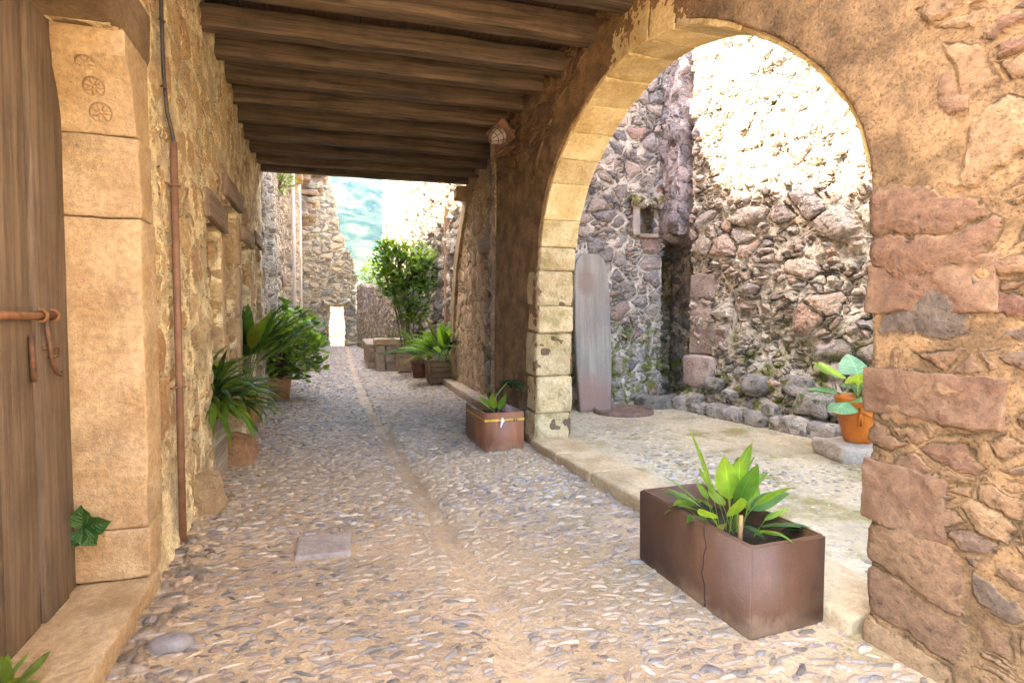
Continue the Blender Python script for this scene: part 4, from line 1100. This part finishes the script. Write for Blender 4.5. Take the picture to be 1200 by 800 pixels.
# the crack: a thin jagged seam standing a hair proud
A = Acc()
pth = [np.array(PLc) + pA * (.14 + .012 * math.sin(z * 23) + .006 * math.sin(z * 61)) - pB * (.2245 - .002 + (.001)) + np.array((0, 0, z)) for z in np.linspace(.02, .44, 16)]
A.add(*tube(pth, .0035, 5)); A.build('crack', plain('crack_dark', (.04, .02, .015), .9), p1)
settle(p1, PLc)
def pl(a, b_, z=.35): return tuple(np.array(PLc) + pA * a + pB * b_ + np.array((0, 0, z)))
pt = thing('leafy_plant', 'bright green broad strap leaves sprouting from the large dark brown trough', 'plant')
A = Acc()
random.seed(5)
LFS = [  # a along planter (+ to the camera), b across, azimuth, lift, length, width, droop, petiole, colour
    (-.02, 0, 2.7, 1.30, .36, .035, .35, .16, (.22, .34, .05)), (.06, .02, -2.6, 1.32, .24, .10, .25, .16, GL), (.08, 0, -1.5, 1.25, .26, .105, .5, .15, (.10, .22, .03)),
    (.10, .03, -.9, 1.1, .22, .075, 1.1, .16, GM), (.05, .02, .2, 1.05, .24, .07, 1.2, .16, GM), (.10, -.02, -.2, .9, .22, .08, 1.2, .14, (.07, .15, .03)),
    (0, -.02, 2.9, .85, .26, .07, .6, .14, (.15, .27, .05)), (-.05, 0, 2.2, .75, .24, .06, 1.3, .10, GM), (-.10, -.03, 3.4, .9, .16, .05, 1.6, .14, GM), (-.06, -.05, -2.6, .6, .2, .065, 1.2, .08, GD),
    (.15, .0, -1.0, .7, .20, .085, 1.2, .10, (.06, .13, .03)), (.2, .02, -.6, .75, .2, .09, 1.6, .1, (.055, .12, .035)), (.22, -.03, -1.4, .8, .18, .085, 1.7, .1, GM), (.12, .05, .6, .9, .2, .08, 1.1, .12, GL),
    (.02, -.05, -2.2, .5, .2, .05, 1.0, .1, (.3, .32, .05)), (.18, .08, .1, .8, .18, .07, 1.4, .1, GL), (-.16, .04, 2.4, .7, .2, .055, 1.2, .08, (.16, .26, .06)), (-.12, .06, 1.4, .9, .16, .05, 1.1, .1, GL),
    (.0, .05, 1.6, 1.0, .2, .06, .9, .15, GL), (.1, -.06, -2.0, 1.0, .2, .09, .7, .13, GL), (.25, .04, -.3, .6, .17, .08, 1.6, .1, (.05, .11, .04)), (-.2, -.02, -2.9, .6, .14, .04, 1.5, .12, GM),
    (.03, .0, -.4, 1.35, .25, .075, .4, .2, GM), (.07, .06, .9, 1.2, .22, .07, .7, .16, (.14, .26, .04))]
LFS += [(a + random.uniform(-.1, .1), b_ + random.uniform(-.06, .06), az + random.uniform(-.9, .9), li + random.uniform(-.25, .1), le * random.uniform(.7, 1.0), wi * random.uniform(.7, 1.0), dp + random.uniform(-.1, .5), pe, co) for a, b_, az, li, le, wi, dp, pe, co in LFS[1::3]]
for a, b_, az, li, le, wi, dp, pe, co in LFS:
    leaf(A, pl(a, b_ * .6), az, li + .08, le * 1.08, wi * 1.25, dp * .9, pe * 1.15, gcol(tuple(x * 1.25 for x in co), .12), 9, .22, 'strap', random.uniform(-.5, .5))
A.build('foliage', M_leaf, pt)
B = Acc()
B.add(*tube([pl(.22, -.07, .33), pl(.225, -.07, .50)], [.014, .011], 8)); B.build('cut_stem', M_dry, pt)
settle(pt, pl(0, 0, .35))

# small planter by the far jamb --------------------------------------------
SPc = (1.67, 6.62, 0); 
p2, qA, qB = trough('planter', 'small reddish brown clay trough with a yellow strap round it, beside the far jamb', SPc, (.88, .46, .44), PI / 2 + .04, M_planter2)
A = Acc()
for sgn, (l, w) in ((1, (.884, .464)),):
    cs = [np.array(SPc) + qA * sx * l / 2 + qB * sy * w / 2 for sx, sy in ((-1, -1), (1, -1), (1, 1), (-1, 1))]
    for k in range(4):
        a, b_ = cs[k], cs[(k + 1) % 4]; nn = np.cross(b_ - a, (0, 0, 1)); nn /= np.linalg.norm(nn)
        q = [a + nn * .002 + Z * .345, b_ + nn * .002 + Z * .345, b_ + nn * .002 + Z * .370, a + nn * .002 + Z * .370]
        q2 = [x - nn * .006 for x in q]
        A.add(q + q2, [[0, 1, 2, 3], [4, 7, 6, 5], [0, 4, 5, 1], [3, 2, 6, 7], [0, 3, 7, 4], [1, 5, 6, 2]])
A.build('strap', M_tape, p2, smooth=False)
qf = lambda b_, z, d=.0: tuple(np.array(SPc) - qA * (.444 + d) + qB * b_ + np.array((0, 0, z)))
A = Acc(); A.add(*tube([qf(.03, .385, .006), qf(.03, .35, .014), qf(.045, .30, .010), qf(.05, .275, .008)], [.008, .014, .013, .009], 8)); A.add(*tube([qf(.01, .345, .01), qf(.055, .352, .01)], .011, 8)); A.build('buckle', M_white, p2)
A = Acc()
A.add(*tube([qf(-.11, .335, .003), qf(-.11, .372, .003)], .006, 4)); A.add(*tube([qf(-.135, .335, .003), qf(-.135, .372, .003)], .004, 4)); A.build('strap_mark', M_cable, p2)
settle(p2, SPc)
random.seed(9)
sp = thing('leafy_plant', 'few green leaves and one drooping dark sprig in the small yellow strapped trough', 'plant')
A = Acc(); sb0 = lambda a, b_: tuple(np.array(SPc) - qA * a + qB * b_ + np.array((0, 0, .35)))
for a, b_, az, li, le, wi, dp, pe, co in [(.1, .02, -1.9, 1.15, .26, .10, .5, .1, GL), (.12, 0, 2.9, .95, .26, .09, .8, .1, GL), (.05, .04, 3.6, .6, .22, .07, .6, .12, (.2, .32, .05)), (.1, -.02, -1.2, 1.2, .24, .10, .5, .08, GM),
        (.12, -.1, -.3, .5, .3, .06, .7, .05, (.05, .1, .05)), (.0, -.02, 2.4, 1.0, .2, .08, .7, .1, GL), (.2, .03, -2.4, .7, .16, .06, 1.2, .05, GL)]:
    leaf(A, sb0(a, b_), az, li, le, wi, dp, pe, gcol(co, .1), 8, .28, 'strap', random.uniform(-.4, .4))
for k in range(8):
    leaf(A, tuple(np.array(sb0(-.05, -.06)) + np.array((.02 * k, -.01 * k, .36 + .015 * (k % 3)))), random.uniform(-1.2, 1.0), .3, .26, .11, 1.9, .04, gcol((.028, .07, .02), .25), 8, .2, 'strap', random.uniform(-.3, .3))
A.build('foliage', M_leaf, sp)
B = Acc(); B.add(*tube([sb0(-.05, -.02), tuple(np.array(sb0(-.05, -.05)) + (0, 0, .22)), tuple(np.array(sb0(-.05, -.08)) + (.1, -.04, .38))], [.01, .009, .006], 7)); B.build('stem', M_stem, sp)
settle(sp, sb0(0, 0))

# orange pot plant ------------------------------------------------------------
random.seed(3)
op = thing('broadleaf_plant', 'pale green plant with round quilted leaves growing in the orange pot', 'plant')
A = Acc(); B = Acc(); ob = np.array(pc0) + (0, 0, .40)
for az, li, le, wi, dp, pe, co in [(2.9, .5, .26, .22, .9, .20, (.13, .26, .12)), (3.5, .15, .24, .22, .9, .22, (.11, .24, .12)), (2.3, 1.0, .26, .20, .9, .22, (.3, .42, .05)), (4.2, .45, .28, .24, 1.1, .14, (.14, .27, .13)),
        (1.2, 1.1, .26, .24, .8, .24, (.16, .32, .18)), (5.2, .8, .26, .22, 1.3, .14, (.2, .34, .08)), (.3, .8, .26, .22, 1.0, .16, (.14, .3, .12)), (3.1, .75, .24, .17, .4, .32, (.2, .34, .10)), (4.7, 1.0, .26, .24, 1.2, .18, (.22, .36, .1)), (.9, .5, .26, .22, 1.1, .2, (.13, .28, .13)),
        (3.9, .9, .24, .2, 1.0, .22, (.26, .38, .08)), (5.9, .4, .24, .2, 1.2, .16, (.13, .28, .1))]:
    leaf(A, tuple(ob + (random.uniform(-.05, .05), random.uniform(-.05, .05), 0)), az, li, le * 1.12, wi * 1.15, dp * .8, pe * 1.25, gcol(tuple(x * 1.2 for x in co), .1), 8, .12, 'round', random.uniform(-.35, .35), cup=.12)
for k in range(5): B.add(*tube([tuple(ob), tuple(ob + (random.uniform(-.08, .08), random.uniform(-.08, .08), .16))], [.01, .006], 6))
A.build('foliage', M_broad, op); B.build('stems', M_stem, op); settle(op, tuple(ob))

# left plants ---------------------------------------------------------------
random.seed(21)
gb = thing('planter', 'grey wooden box standing in the first opening of the left wall', 'planter')
for s_ in range(5): rbox((-1.28, 5.62 + 0 * s_, .06 + s_ * .115), (.30, .02, .11), M_greybox, 'slat', gb, n=6, bev=.006, vaxis=0, seed=s_)
for x in (-1.43, -1.13):
    for s_ in range(5): rbox((x, 5.9, .06 + s_ * .115), (.02, .54, .11), M_greybox, 'slat', gb, n=6, bev=.006, vaxis=1, seed=s_ + 6 + x)
rbox((-1.28, 5.9, .52), (.28, .52, .03), M_soil, 'soil', gb, n=4)
settle(gb, (-1.22, 5.9, 0))
clump('leafy_plant', 'dense dark strap leaved plant drooping over the grey box, nearest on the left', (-1.24, 5.95, .60), 140, (.10, .22), (.32, .52), (.045, .08), (.3, 1.45), (1.0, 2.3), (.15, .36), (GM, GM, (.14, .25, .035), (.07, .15, .025)), .12, az=(-1.9, 1.5), group=None)
lp2 = thing('flower_pot', 'warm clay pot between the two taller leafy plants by the left wall', 'pot')
V, F, UV = lathe([(0, 0), (.17, 0), (.22, .36), (.235, .37), (.235, .42), (.215, .42), (.2, .36), (0, .35)], 30, (-1.33, 8.7, 0)); A = Acc(); A.add(V, F, UV); A.build('body', M_potL, lp2)
V, F, UV = lathe([(0, .37), (.205, .37)], 20, (-1.33, 8.7, 0)); A = Acc(); A.add(V, F, UV); A.build('soil', M_soil, lp2); settle(lp2, (-1.33, 8.7, 0))
clump('leafy_plant', 'tall upright dark green plant in the clay pot, highest of the left plants', (-1.32, 8.7, .62), 64, (.08, .14), (.50, .80), (.09, .15), (.85, 1.5), (.4, 1.3), (.35, .62), (GM, (.07, .15, .025), (.16, .27, .035)), .12, az=(-2.6, .9))
lp3 = thing('flower_pot', 'orange clay pot under the bright bushy plant, farthest on the left', 'pot')
c3 = (-1.22, 11.2, 0)
V, F, UV = lathe([(0, 0), (.22, 0), (.27, .38), (.285, .39), (.285, .44), (.265, .44), (.25, .39), (0, .38)], 30, c3); A = Acc(); A.add(V, F, UV); A.build('body', M_potL, lp3)
V, F, UV = lathe([(0, .40), (.25, .40)], 20, c3); A = Acc(); A.add(V, F, UV); A.build('soil', M_soil, lp3); settle(lp3, c3)
def bush(name, label, c, rad, n, llen, cols, mat, trunk=None, yel=.06, cat='plant', wr=.48, clear=0.0, grp=None):
    t = thing(name, label, cat, grp); A = Acc(); B = Acc()
    for i in range(n):
        d = Vector((random.gauss(0, 1), random.gauss(0, 1), random.gauss(0, 1))).normalized()
        k = random.uniform(.35, 1) ** .5
        nz = 1 + .28 * mn.noise(d * 2.3 + Vector(c))
        p = Vector((c[0] + d.x * rad[0] * k * nz, c[1] + d.y * rad[1] * k * nz, c[2] + d.z * rad[2] * k * nz))
        if p.z < clear: continue
        az = math.atan2(d.y, d.x) + random.uniform(-.9, .9)
        leaf(A, p, az, random.uniform(-.4, 1.1), llen * random.uniform(.7, 1.2), llen * wr * random.uniform(.8, 1.2), random.uniform(.3, 1.2), 0, gcol(random.choice(cols), .35, yel), 4, .2, 'oval', random.uniform(-.6, .6))
        if i % 9 == 0 and trunk:
            b_ = Vector(trunk); m_ = b_.lerp(p, .55) + Vector((0, 0, .06))
            B.add(*tube([b_ + Vector((random.uniform(-.05, .05), random.uniform(-.05, .05), 0)), m_, p], [.012, .008, .003], 5))
    A.build('foliage', mat, t)
    if trunk: B.build('branches', M_bark, t)
    settle(t, trunk or c); return t
random.seed(30)
bush('leafy_shrub', 'bright fresh green round leaved bush in the orange clay pot on the left', (-1.0, 11.1, .95), (.62, .6, .62), 720, .15, (GM, GL, GL, (.10, .21, .03)), M_shrub, (c3[0], c3[1], .4), wr=.8)
bush('leafy_shrub', 'darker bushy plant by the left wall behind the tall upright plant', (-1.12, 12.6, 1.22), (.6, .5, .55), 320, .22, (GD, GM, (.06, .14, .025)), M_shrub, (-1.3, 12.7, .1), wr=.6)
# ivy sprig by the door
iv = thing('ivy_sprig', 'three lobed green ivy sprig growing from the gap between door and jamb', 'plant')
A = Acc(); ib = LP(3.385, -.225, .44)
for az_, ln, wd_ in ((.2, .13, .11), (-1.0, .11, .10), (1.6, .12, .11), (-2.0, .10, .08)):
    d1 = np.array(LN) * math.cos(az_) + Z * math.sin(az_)
    sd = np.array(-LN) * math.sin(az_) + Z * math.cos(az_); nm = -LU
    V = []; rows = []
    for i in range(7):
        t = i / 6; w = wd_ * math.sin(PI * min(1, t ** .7 * .97 + .02)) * (1 + .12 * math.sin(t * 20))
        for x in (-1, -.5, 0, .5, 1): V.append(ib + d1 * ln * t + sd * w / 2 * x + nm * (.012 + .05 * t * (1 - t) + .02 * abs(x)))
    F = [[i * 5 + k, i * 5 + k + 1, i * 5 + k + 6, i * 5 + k + 5] for i in range(6) for k in range(4)]
    UV = [(.5 + ((j % 5) - 2) / 4, (j // 5) / 6) for f in F for j in f]
    A.add(V, F, UV, gcol((.055, .15, .03), .15))
A.build('foliage', M_broad, iv)
B = Acc()
for k in range(5): B.add(*tube([ib, ib - LN * (.04 + .03 * k) - Z * (.06 + .02 * (k % 3)) - LU * .02, ib - LN * (.05 + .035 * k) - Z * (.09 + .02 * (k % 2)) - LU * .02], [.003, .002, .0015], 5))
B.build('dry_stems', M_dry, iv); settle(iv, tuple(ib))
random.seed(4)
clump('leafy_plant', 'yellow green sprout at the foot of the plank door, cut by the left picture edge', tuple(LP(2.44, -.20, .13)), 16, (.04, .05), (.07, .15), (.04, .07), (.7, 1.4), (.3, 1.0), (.03, .08), (GL, (.2, .32, .04)), .2, prof='oval')

# right hand plants -----------------------------------------------------------
def slatbox(label, c, top, bot, h, mat, n=4, feet=True):
    t = thing('wooden_planter', label, 'planter')
    hs = h / n
    for side in range(4):
        for k in range(n):
            z = (k + .5) * hs; f = z / h; w = (bot + (top - bot) * f)
            ax = ((1, 0, 0), (0, 1, 0))[side % 2]; nn = np.array(((0, -1, 0), (1, 0, 0), (0, 1, 0), (-1, 0, 0))[side])
            rbox(np.array(c) + nn * (w / 2 - .012) + np.array((0, 0, z + .06)), (w - .002 * side, .022, hs - .012), mat, 'slat', t, n=5, bev=.006, U=ax, vaxis=0, seed=k + side * 5)
    for sx in (-1, 1):
        for sy in (-1, 1):
            w0 = bot / 2 - .0; w1 = top / 2
            A = Acc(); p0 = np.array(c) + (sx * w0, sy * w0, 0); p1 = np.array(c) + (sx * w1, sy * w1, h + .06)
            A.add(*tube([p0, p1], .03, 4)); A.build('corner_post', mat, t, smooth=False)
    rbox(np.array(c) + (0, 0, h - .02), (top - .05, top - .05, .03), M_soil, 'soil', t, n=4)
    settle(t, c); return t
slatbox('dark tapered wooden planter standing by the doorway wall, nearest of the three pots', (2.03, 12.75, 0), .62, .50, .46, M_darkcrate, 4)
random.seed(12)
clump('leafy_plant', 'dark glossy strap leaved plant fanning out of the tapered wooden planter', (2.05, 12.75, .48), 55, (.18, .18), (.55, .85), (.11, .16), (.5, 1.45), (.6, 1.9), (.25, .5), (GD, (.03, .075, .03), GM), .03)
rp = thing('flower_pot', 'dull clay pot between the wooden crate and the tapered wooden planter', 'pot')
cr = (1.72, 14.2, 0)
V, F, UV = lathe([(0, 0), (.15, 0), (.2, .36), (.225, .37), (.23, .44), (.205, .44), (.19, .38), (0, .36)], 30, cr); A = Acc(); A.add(V, F, UV); A.build('body', M_pot, rp)
V, F, UV = lathe([(0, .39), (.195, .39)], 20, cr); A = Acc(); A.add(V, F, UV); A.build('soil', M_soil, rp); settle(rp, cr)
clump('leafy_plant', 'medium green grassy leaved plant in the dull clay pot', (1.72, 14.2, .4), 60, (.1, .1), (.55, .8), (.05, .09), (.6, 1.45), (.8, 1.9), (.2, .4), (GM, GD, (.07, .15, .03)), .05)
slatbox('pale square wooden crate holding the tall leafy shrub, beside the stone bench', (1.62, 15.75, 0), .56, .56, .68, M_crate, 6)
random.seed(17)
tr = thing('potted_tree', 'tall dense shrub with bright leaves rising from the pale wooden crate', 'tree')
A = Acc(); B = Acc()
tb = Vector((1.62, 15.75, .62))
lob = [(1.52, 15.75, 2.75, .78, .62, .62), (1.15, 15.75, 3.0, .42, .42, .5), (1.85, 15.75, 3.05, .5, .45, .45), (1.6, 15.7, 2.1, .62, .5, .45), (1.75, 15.75, 1.65, .45, .4, .4), (1.2, 15.75, 2.4, .38, .38, .42), (.98, 15.7, 3.35, .16, .16, .2), (1.35, 15.7, 3.3, .26, .26, .26), (2.05, 15.8, 2.6, .36, .4, .5)]
for (x, y, z, a, b_, c_) in lob:
    n_l = int(760 * (a * b_ * c_) ** .66 / .4)
    for i in range(n_l):
        d = Vector((random.gauss(0, 1), random.gauss(0, 1), random.gauss(0, 1))).normalized(); k = random.uniform(.3, 1) ** .45
        nz = 1 + .35 * mn.noise(d * 2.5 + Vector((x, z, 0)))
        p = Vector((x + d.x * a * k * nz, y + d.y * b_ * k * nz, z + d.z * c_ * k * nz))
        leaf(A, p, math.atan2(d.y, d.x) + random.uniform(-1, 1), random.uniform(-.3, 1.2), random.uniform(.10, .18), random.uniform(.045, .075), random.uniform(.2, 1.1), 0, gcol(random.choice(((.12, .24, .022), (.16, .30, .028), (.23, .37, .04), (.08, .18, .02))), .3, .05), 4, .25, 'oval', random.uniform(-.6, .6))
        if i % 16 == 0:
            q = Vector((x, y, z)); B.add(*tube([q.lerp(tb, .3), q.lerp(p, .5), p], [.012, .007, .003], 5))
for k in range(7):
    l_ = lob[k % len(lob)]; q = Vector((l_[0], l_[1], l_[2]))
    o_ = Vector((random.uniform(-.15, .15), random.uniform(-.12, .12), 0))
    B.add(*tube([tb + o_, (tb + o_).lerp(q, .45) + Vector((random.uniform(-.06, .06), 0, .1)), q], [.024, .018, .010], 7))
A.build('crown', M_shrub, tr); B.build('trunk', M_bark, tr); settle(tr, tuple(tb))

# stone bench / low wall
bn = thing('stone_bench', 'low stone bench of squared blocks with a slab top beside the crate', 'bench')
def course(x, y, z, sx, sy, sz, nm, sd): rbox((x, y, z), (sx, sy, sz), M_bench, nm, bn, n=8, bev=.025, jit=.018, seed=sd)
for r_ in range(3):
    for k in range(3): course(.93 + k * .27 - .02 * (r_ % 2), 16.75, .12 + r_ * .24, .262, .8, .23, 'block', r_ * 3 + k)
    for k in range(5): course(.80, 17.6 + k * .85, .10 + r_ * .2, .36, .84, .19, 'block', r_ * 7 + k + 20)
rbox((1.2, 16.75, .80), (.88, .9, .17), M_jambL, 'top_slab', bn, n=12, bev=.03, jit=.015)
rbox((.80, 19.3, .66), (.46, 4.2, .12), M_bench, 'top_slab', bn, n=16, bev=.02, jit=.01)
settle(bn, (1.0, 17, 0))

# ------------------------------------------------------------------ far walls
ft = thing('sunlit_far_wall', 'tall pale rubble wall beyond the ceiling on the right, in full sun above', 'wall')
fo = np.array((2.62, 12.5, 0)); fu = np.array((1.95 - 2.62, 30 - 12.5, 0)); 
def fmask(u, v): return v < 8.6 + .25 * noise1(u[:, 0], 5, .8)[:, None]
masonry('wall', fo, fu, (-1, -.04, 0), 0, 17.5, -.1, 9.2, .05, .6, M_ft, ft, fmask, back=True, offset=lambda u, v: .02 * np.sin(u * 2.2))
post = tag(rbox((2.48, 14.6, 2.2), (.14, .12, 4.4), M_post, 'timber_post', None, n=30, bev=.01, jit=.012, vaxis=2), 'upright timber post in front of the sunlit wall beside the half arch', 'post')
gw = thing('garden_wall', 'lower rubble wall running behind the stone bench towards the ruin', 'wall')
masonry('wall', (1.78, 18.2, 0), (.58 - 1.78, 30.5 - 18.2, 0), (-1, -.1, 0), 0, 12.4, -.1, 3.3, .05, .4, M_court, gw,
        lambda u, v: v < np.interp(u, [0, 4, 12.4], [2.55, 2.55, 3.1]) + .08 * noise1(u[:, 0], 2, 2.5)[:, None], back=True)
random.seed(40)
bush('hedge_shrub', 'lime green shrub spilling over the top of the garden wall near the ruin', (1.75, 29.2, 3.6), (1.2, 1.2, .75), 520, .2, ((.16, .27, .03), (.22, .34, .04), (.12, .22, .03)), M_shrub, (1.9, 29.4, 2.0), wr=.6)

lf = thing('ruined_house', 'tall bleached ruined house front on the left beyond the ceiling', 'house')
FO = np.array((-1.34, 10.64, 0)); FU = np.array((-.038, 1, 0)); FN = np.array((1, .038, 0))
FOPN = [(2.0, 3.6, 2.45), (4.6, 5.6, 2.3), (8.5, 9.6, 2.2)]
def fmask2(u, v):
    m = v < np.interp(u, [0, 6, 10, 13, 20.5], [9.1, 9.2, 9.2, 9.2, 9.0]) + .2 * noise1(u[:, 0], 9, 1.4)[:, None]
    for a, b_, t in FOPN: m &= ~((u > a) & (u < b_) & (v < t))
    return m
def foff(u, v):
    return .10 * (((u > .9) & (u < 1.7)) | ((u > 7.0) & (u < 7.8))) + .14 * ((u > 12) & (u < 13)) + .04 * np.sin(u * 3.1) * (v > 3)
masonry('wall', FO, FU, FN, 0, 20.4, -.1, 9.8, .045, .6, M_far, lf, fmask2, offset=foff, back=True, rev=4)
FUn = FU / np.linalg.norm(FU); FNn = FN / np.linalg.norm(FN)
def FP(u, w, z): return FO + FUn * u + FNn * w + np.array((0, 0, z))
for i, (a, b_, t) in enumerate(FOPN):
    rbox(FP((a + b_) / 2, -.12, t + .11), (b_ - a + .4, .4, .2), M_lintel, 'lintel', lf, n=8, bev=.015, jit=.012, U=FUn, vaxis=0, seed=i)
    rbox(FP((a + b_) / 2, -.45, t / 2), (b_ - a + .1, .05, t), M_door, 'door', lf, n=4, U=FUn, vaxis=2, seed=i)
# broken vault springing: stones jutting out in ragged courses
for k in range(22):
    u_ = 6.0 + k * .5 + random.uniform(-.2, .2); z_ = 6.2 + .55 * math.sin(k * 1.1) + .07 * k
    out_ = random.uniform(.25, .75)
    rbox(FP(u_, out_ / 2 - .1, z_), (random.uniform(.4, .8), out_ + .2, random.uniform(.12, .28)), M_jambL if k % 3 else M_bench, 'jutting_stone', lf, n=6, bev=.03, jit=.04, U=FUn, seed=k * 1.3)
for k in range(9):
    rbox(FP(13.5 + k * .12 + random.uniform(-.2, .2), .2 + .04 * k + random.uniform(-.12, .12), 5.2 + .29 * k + random.uniform(-.05, .05)), (random.uniform(.7, 1.4), .7 + .1 * k + random.uniform(-.2, .2), random.uniform(.16, .27)), M_tower if k % 2 else M_bench, 'jutting_stone', lf, n=6, bev=.04, jit=.05, U=FUn, seed=k * 2.3 + 50)
random.seed(41)
bush('wall_weed', 'tuft of pale green weeds growing from the top of the ruined house front', tuple(FP(4.2, .15, 4.72)), (.2, .3, .35), 160, .12, (GL, (.2, .3, .06)), M_shrub, tuple(FP(4.2, .0, 4.5)), wr=.4)
for k, u_ in enumerate((7.05, 12.9)):
    A = Acc(); A.add(*tube([FP(u_, .22, .1), FP(u_, .22, 4.5), FP(u_, .22, 8.6)], .05, 10)); A.build('downpipe', M_white, lf)
# tiled eave with rafters: it shades the far street
eave = rbox(FP(4.2, -.05, 9.42), (13, 1.1, .14), M_bench, 'eave', lf, n=40, bev=.02, U=FUn)
for k in range(24): rbox(FP(-2.1 + k * .55, .62, 9.32), (.12, .9, .14), M_beam, 'rafter', lf, n=4, bev=.01, U=FUn, seed=k)

tw = thing('ruined_tower', 'ragged rubble tower end wall closing the alley with a low doorway', 'ruin')
TE = np.array([(-.1, .70), (1.5, .66), (2.87, .57), (4.4, .38), (5.0, .05), (6.1, -.22), (7.17, -.46), (8.2, -.60), (8.7, -.74), (10.5, -.85)])
def tmask(u, v):
    lim = np.interp(v, TE[:, 0], TE[:, 1]) + .16 * noise1(v[0], 3.3, 1.6)[None] + .12 * noise1(v[0], 6.3, 4.1)[None]
    return (u < lim) & ~((u > -.84) & (u < .02) & (v < 2.12))
masonry('wall', (0, 31, 0), (1, 0, 0), (0, -1, 0), -3.2, 1.0, -.1, 10.2, .04, .9, M_tower, tw, tmask, back=True, rev=4)
rbox((-.41, 31.2, 2.24), (1.3, .8, .22), M_tower, 'lintel', tw, n=10, bev=.03, jit=.03)
stp = thing('stone_steps', 'pale grey block of steps against the ruined tower, left of its doorway', 'steps')
for k in range(3): rbox((-1.65, 30.3 - .0 * k, .2 + k * .4), (1.25, 1.2 - .12 * k, .39), M_granite, 'step_block', stp, n=10, bev=.03, jit=.02, seed=k)
settle(stp, (-1.65, 30.3, 0))
rw = thing('rear_wall', 'bleached sunlit wall seen through the tower doorway', 'wall')
masonry('wall', (-3, 36, 0), (1, 0, 0), (0, -1, 0), 0, 7, -.2, 2.6, .08, .4, M_far, rw, None, back=True)

# ------------------------------------------------------------------ hill beyond
def hillz(X, Y):
    r = np.clip((Y - 90) / 520, 0, 1)
    base = -3 + 175 * r ** .85
    nz = np.zeros_like(X)
    for i in np.ndindex(X.shape):
        nz[i] = mn.fractal(Vector((X[i] * .006, Y[i] * .006, 2)), 1, 2, 4) * 18 + (1 - abs(mn.noise(Vector((X[i] * .06, Y[i] * .05, 0))))) * 9 + (1 - abs(mn.noise(Vector((X[i] * .15, Y[i] * .12, 5))))) * 8
    return base + nz * np.clip(r * 3, 0, 1)
M_hill = plain('wooded_hill', (.008, .018, .010), .95, nscale=.11, c2=(.06, .07, .035), bump=1.0, spec=0.0)
hl = sheet('hill', -120, 160, 90, 640, 0, 150, 260, M_hill, hillz); tag(hl, kind='structure')

bmh = bmesh.new(); bmesh.ops.create_cube(bmh, size=1, matrix=__import__('mathutils').Matrix.LocRotScale((0, 0, 120), None, (1420, 1420, 260)))
mh = bpy.data.meshes.new('haze'); bmh.to_mesh(mh); bmh.free(); oh = bpy.data.objects.new('haze', mh); C.objects.link(oh); oh['kind'] = 'stuff'
Mh = bpy.data.materials.new('haze'); Mh.use_nodes = True; Mh.node_tree.nodes.clear()
_o = Mh.node_tree.nodes.new('ShaderNodeOutputMaterial'); _v = Mh.node_tree.nodes.new('ShaderNodeVolumePrincipled')
_v.inputs['Color'].default_value = (.36, .62, 1, 1); _v.inputs['Density'].default_value = .0006; _v.inputs['Anisotropy'].default_value = .2
Mh.node_tree.links.new(_v.outputs[0], _o.inputs['Volume']); mh.materials.append(Mh)
S.cycles.volume_bounces = 0
# ------------------------------------------------------------------ light, sky, camera
w = bpy.data.worlds.new('World'); S.world = w; w.use_nodes = True
nt = w.node_tree; bg = nt.nodes['Background']; sky = nt.nodes.new('ShaderNodeTexSky'); sky.sky_type = 'NISHITA'; sky.sun_disc = False
sky.sun_elevation = SUN_EL; sky.sun_rotation = math.atan2(SUN_AZ[0], SUN_AZ[1]); sky.dust_density = 5.0; sky.ozone_density = .1; sky.air_density = .9; sky.altitude = 300
nt.links.new(sky.outputs[0], bg.inputs[0]); bg.inputs[1].default_value = .15
sd = bpy.data.lights.new('sun', 'SUN'); sd.energy = 3.4; sd.angle = R(.53); sd.color = (1, .88, .68)
so = bpy.data.objects.new('sun', sd); C.objects.link(so); so.rotation_euler = Vector(sv3).to_track_quat('Z', 'Y').to_euler()
cd = bpy.data.cameras.new('camera'); cam = bpy.data.objects.new('camera', cd); C.objects.link(cam)
cd.sensor_width = 36; cd.lens = 680 / 1200 * 36; cd.clip_start = .05; cd.clip_end = 5000
cam.location = (0, 0, 1.5); cam.rotation_euler = (PI / 2 - .0424, 0, -.2793)
S.camera = cam
S.view_settings.view_transform = 'Standard'; S.view_settings.look = 'None'; S.view_settings.gamma = 1; S.view_settings.exposure = 4.3
